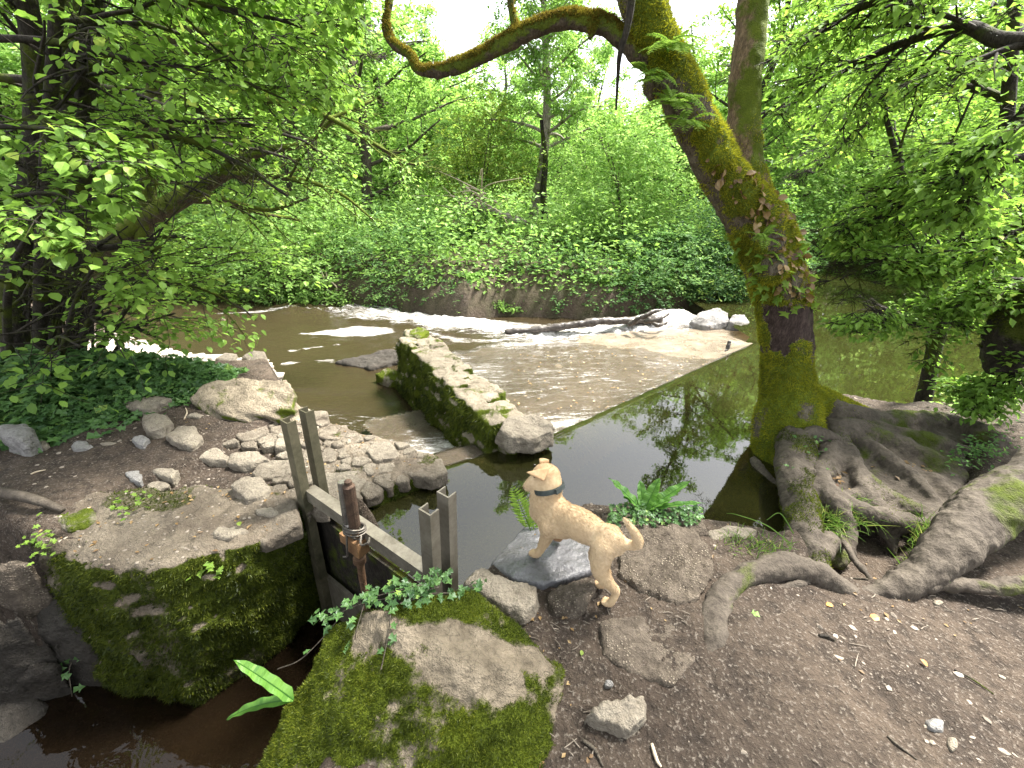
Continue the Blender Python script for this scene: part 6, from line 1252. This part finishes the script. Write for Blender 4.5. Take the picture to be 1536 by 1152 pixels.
# mossy overhanging trunk at the right edge
B = MB(); limb(B, [V(1660, 430, 2.9), V(1580, 470, 3.0), V(1525, 510, 3.1), V(1500, 545, 3.15)], [.3, .26, .2, .12], 6, 12); gq = rough(fuse(B, .022, 3), .06, 3, 71)
q = thing('tree_stump', 'dark mossy stump end jutting in at the right edge', 'stump', (gq[0][:, 0].mean(), 3, gq[0][:, 2].min())); obj('stump_wood', gq, MT['bark_dark'], q, smooth=True); obj('moss', fuzz(gq, 40000, lambda P, N: sstep(-.1, .3, N[:, 2] + .6 * fbm(P, 3, 3, 72)), .03, .008), MT['moss_dark'], q)
P, N = sample(AB, 6000, lambda P, N: (N[:, 2] > .8) & (P[:, 2] > -.2)); T0_, F0_ = ICO[1]
B = MB()
for p in P[:420]: B.add(p + T0_ * np.array((1, random.uniform(.6, 1), .5)) * random.uniform(.003, .016) ** 1.0 * (.5 + RS.random((len(T0_), 1)) * .5), F0_, None, random.random())
tag(obj('stone_chips', B, MT['pebble']), kind='stuff')
B = MB(); P2_ = P[420:560]; leaves(B, P2_ + (0, 0, .006), RS.normal(size=P2_.shape) * (1, 1, .1), RS.normal(size=P2_.shape) * .2 + (0, 0, 1), RS.uniform(.012, .035, len(P2_)), 'simple'); tag(obj('leaf_scraps', B, MT['litter']), kind='stuff')
# litter, twigs and leaves on the mud
def on_ground(n, lo=0.35, hi=3.2, xl=-.2, xh=3.2):
    x = RS.uniform(xl, xh, n); y = RS.uniform(lo, hi, n); k = (np.minimum.reduce([sdf(q, x, y) for q in (POND, LOW, CHAN)]) > .1) & (fbm(P2(x, y), 1.3, 3, 62) * 2.2 + .4 > RS.random(n)); return np.stack([x[k], y[k], gz(x[k], y[k]) + .006], 1)
B = MB(); P = np.concatenate([on_ground(1300), on_ground(500, .9, 3.2, -3.8, -.5)]); leaves(B, P, RS.normal(size=P.shape) * (1, 1, .12), RS.normal(size=P.shape) * .25 + (0, 0, 1), RS.uniform(.008, .03, len(P)), 'simple')
P = np.array([U(random.gauss(1240, 16), random.gauss(710, 18), .01) for i in range(70)] + [U(random.gauss(1380, 30), random.gauss(700, 10), -.0) for i in range(60)]); P[:, 2] += .02; leaves(B, P, RS.normal(size=P.shape) * (1, 1, .2), RS.normal(size=P.shape) * .4 + (0, 0, 1), RS.uniform(.02, .05, len(P)), 'simple'); tag(obj('leaf_litter', B, MT['litter']), kind='stuff')
B = MB(); P = on_ground(2400)
for p in P[:420]:
    a = random.gauss(-.5, .6); l_ = random.uniform(.01, .055) * (2 if random.random() < .15 else 1); d = np.array((math.cos(a), math.sin(a), random.gauss(0, .08))); tube(B, [p - d * l_ * .5, p + RS.normal(size=3) * l_ * .06, p + d * l_ * .5], [.0014, .002, .001], 4, False, random.random())
tag(obj('twig_litter', B, MT['pebble']), kind='stuff')
for lb, a, b_, r_, m_ in (('brown straight twig at the bottom beside the boulder', (875, 1105), (905, 1148), .006, 'bark_mid'), ('pale bark sliver near the bottom centre', (978, 1115), (992, 1150), .006, 'deadwood'), ('short dark twig lying level in the mud right of centre', (1226, 958), (1252, 962), .006, 'bark_dark'), ('thin dark twig right of the orange leaf pair', (1435, 1000), (1495, 1036), .0035, 'bark_dark'), ('forked brown twig at the bottom right of centre', (1330, 1105), (1375, 1140), .004, 'bark_mid'), ('thin upright pale straw between the cobbles and ivy', (274, 622), (276, 605), .006, 'deadwood'), ('pale straw on the left mud', (40, 700), (62, 692), .006, 'deadwood'), ('stout broken twig in the root hollow', (1262, 830), (1302, 868), .010, 'bark_mid')):
    p, q = U(*a, .0), U(*b_, .0); p[2], q[2] = gz1(p[0], p[1]) + r_ * .8, gz1(q[0], q[1]) + r_ * .8; m2 = (p + q) / 2 + (RS.normal() * .008, RS.normal() * .008, .004)
    sticks('twig', lb, 'twig', [([p, m2, q], (r_, r_, r_ * .6))], m_, p)
def single_leaf(lb, x, y, size, mat, kind='broad', z=None):
    p = U(x, y, 0); p[2] = (gz1(p[0], p[1]) if z is None else z) + .008; B = MB(); leaves(B, p, RS.normal(size=3) * (1, 1, .1), (.15, -.2, 1), size, kind, .6); tag(obj('fallen_leaf', B, MT[mat], loc=p), lb, 'leaf')
single_leaf('orange leaf in the mud below the arching root', 1250, 910, .035, 'orange'); single_leaf('orange brown leaf right of the mud centre', 1318, 928, .045, 'orange'); single_leaf('small orange leaf at the far right of the mud', 1392, 999, .03, 'orange')
single_leaf('fresh green torn leaf in the mud by the knobbly root', 1134, 932, .04, 'leaf_pale', 'ivy'); single_leaf('yellow leaf in the mud left of the flat brown stone', 873, 975, .022, 'leaf_yel'); single_leaf('round pale green leaf on the abutment top', 356, 776, .035, 'leaf_yel', z=-.04)
# leaves drifting on the weir and pond
B = MB(); n = 500; x = RS.uniform(0, 4.2, n); y = RS.uniform(2.6, 8, n); k = (sdf(AP, x, y) < -.02); x, y = x[k], y[k]; P = np.stack([x, y, ap_z(x, y) + .03], 1); t_ = RS.random(len(P)) ** .5; leaves(B, P, RS.normal(size=P.shape) * (1, 1, .05), RS.normal(size=P.shape) * .1 + (0, 0, 1), RS.uniform(.02, .05, len(P)), 'simple', t_); tag(obj('drifting_leaves', B, MT['litter']), kind='stuff')
sticks('root', 'bare root crossing the bank at the left edge', 'root', [([U(-40, 735, 0), U(20, 742, .02), U(60, 752, .0), U(95, 765, -.04)], (.035, .03, .025, .015))], 'bark_root', U(20, 742, 0))
stone('rock_slab', 'dark slab stone in the shaded left bank of the channel', 'rock', ((-60, 960, -.5), (0, 925, -.4), (45, 915, -.4), (40, 940, -.5), (0, 965, -.55)), .4, 'darkrock', .014, .03, 4, 88)
stone('rock', 'dark wet rock in the channel at the lower left corner', 'rock', ((-80, 1080, -1.0), (-10, 1030, -.95), (60, 1035, -1.0), (70, 1070, -1.05), (0, 1120, -1.05)), .3, 'darkrock', .016, .04, 4, 89)
sticks('ivy_trail', 'trailing ivy stem hanging over the dark channel at the left', 'ivy', [([U(130, 970, -.75), U(105, 1000, -.85), U(108, 1045, -.95)], (.004, .003, .002))], 'bark_mid', U(130, 970, -.8))
B = MB(); 
for x, y, z in ((100, 990, -.8), (92, 1000, -.82), (112, 985, -.78), (105, 1015, -.88), (110, 1035, -.92), (82, 1008, -.85), (120, 978, -.75), (152, 960, -.7), (158, 975, -.75)): leaves(B, U(x, y, z), RS.normal(size=3), (0, -.6, 1), .05, 'ivy')
obj('foliage', B, MT['ivy'], bpy.data.objects['ivy_trail'])
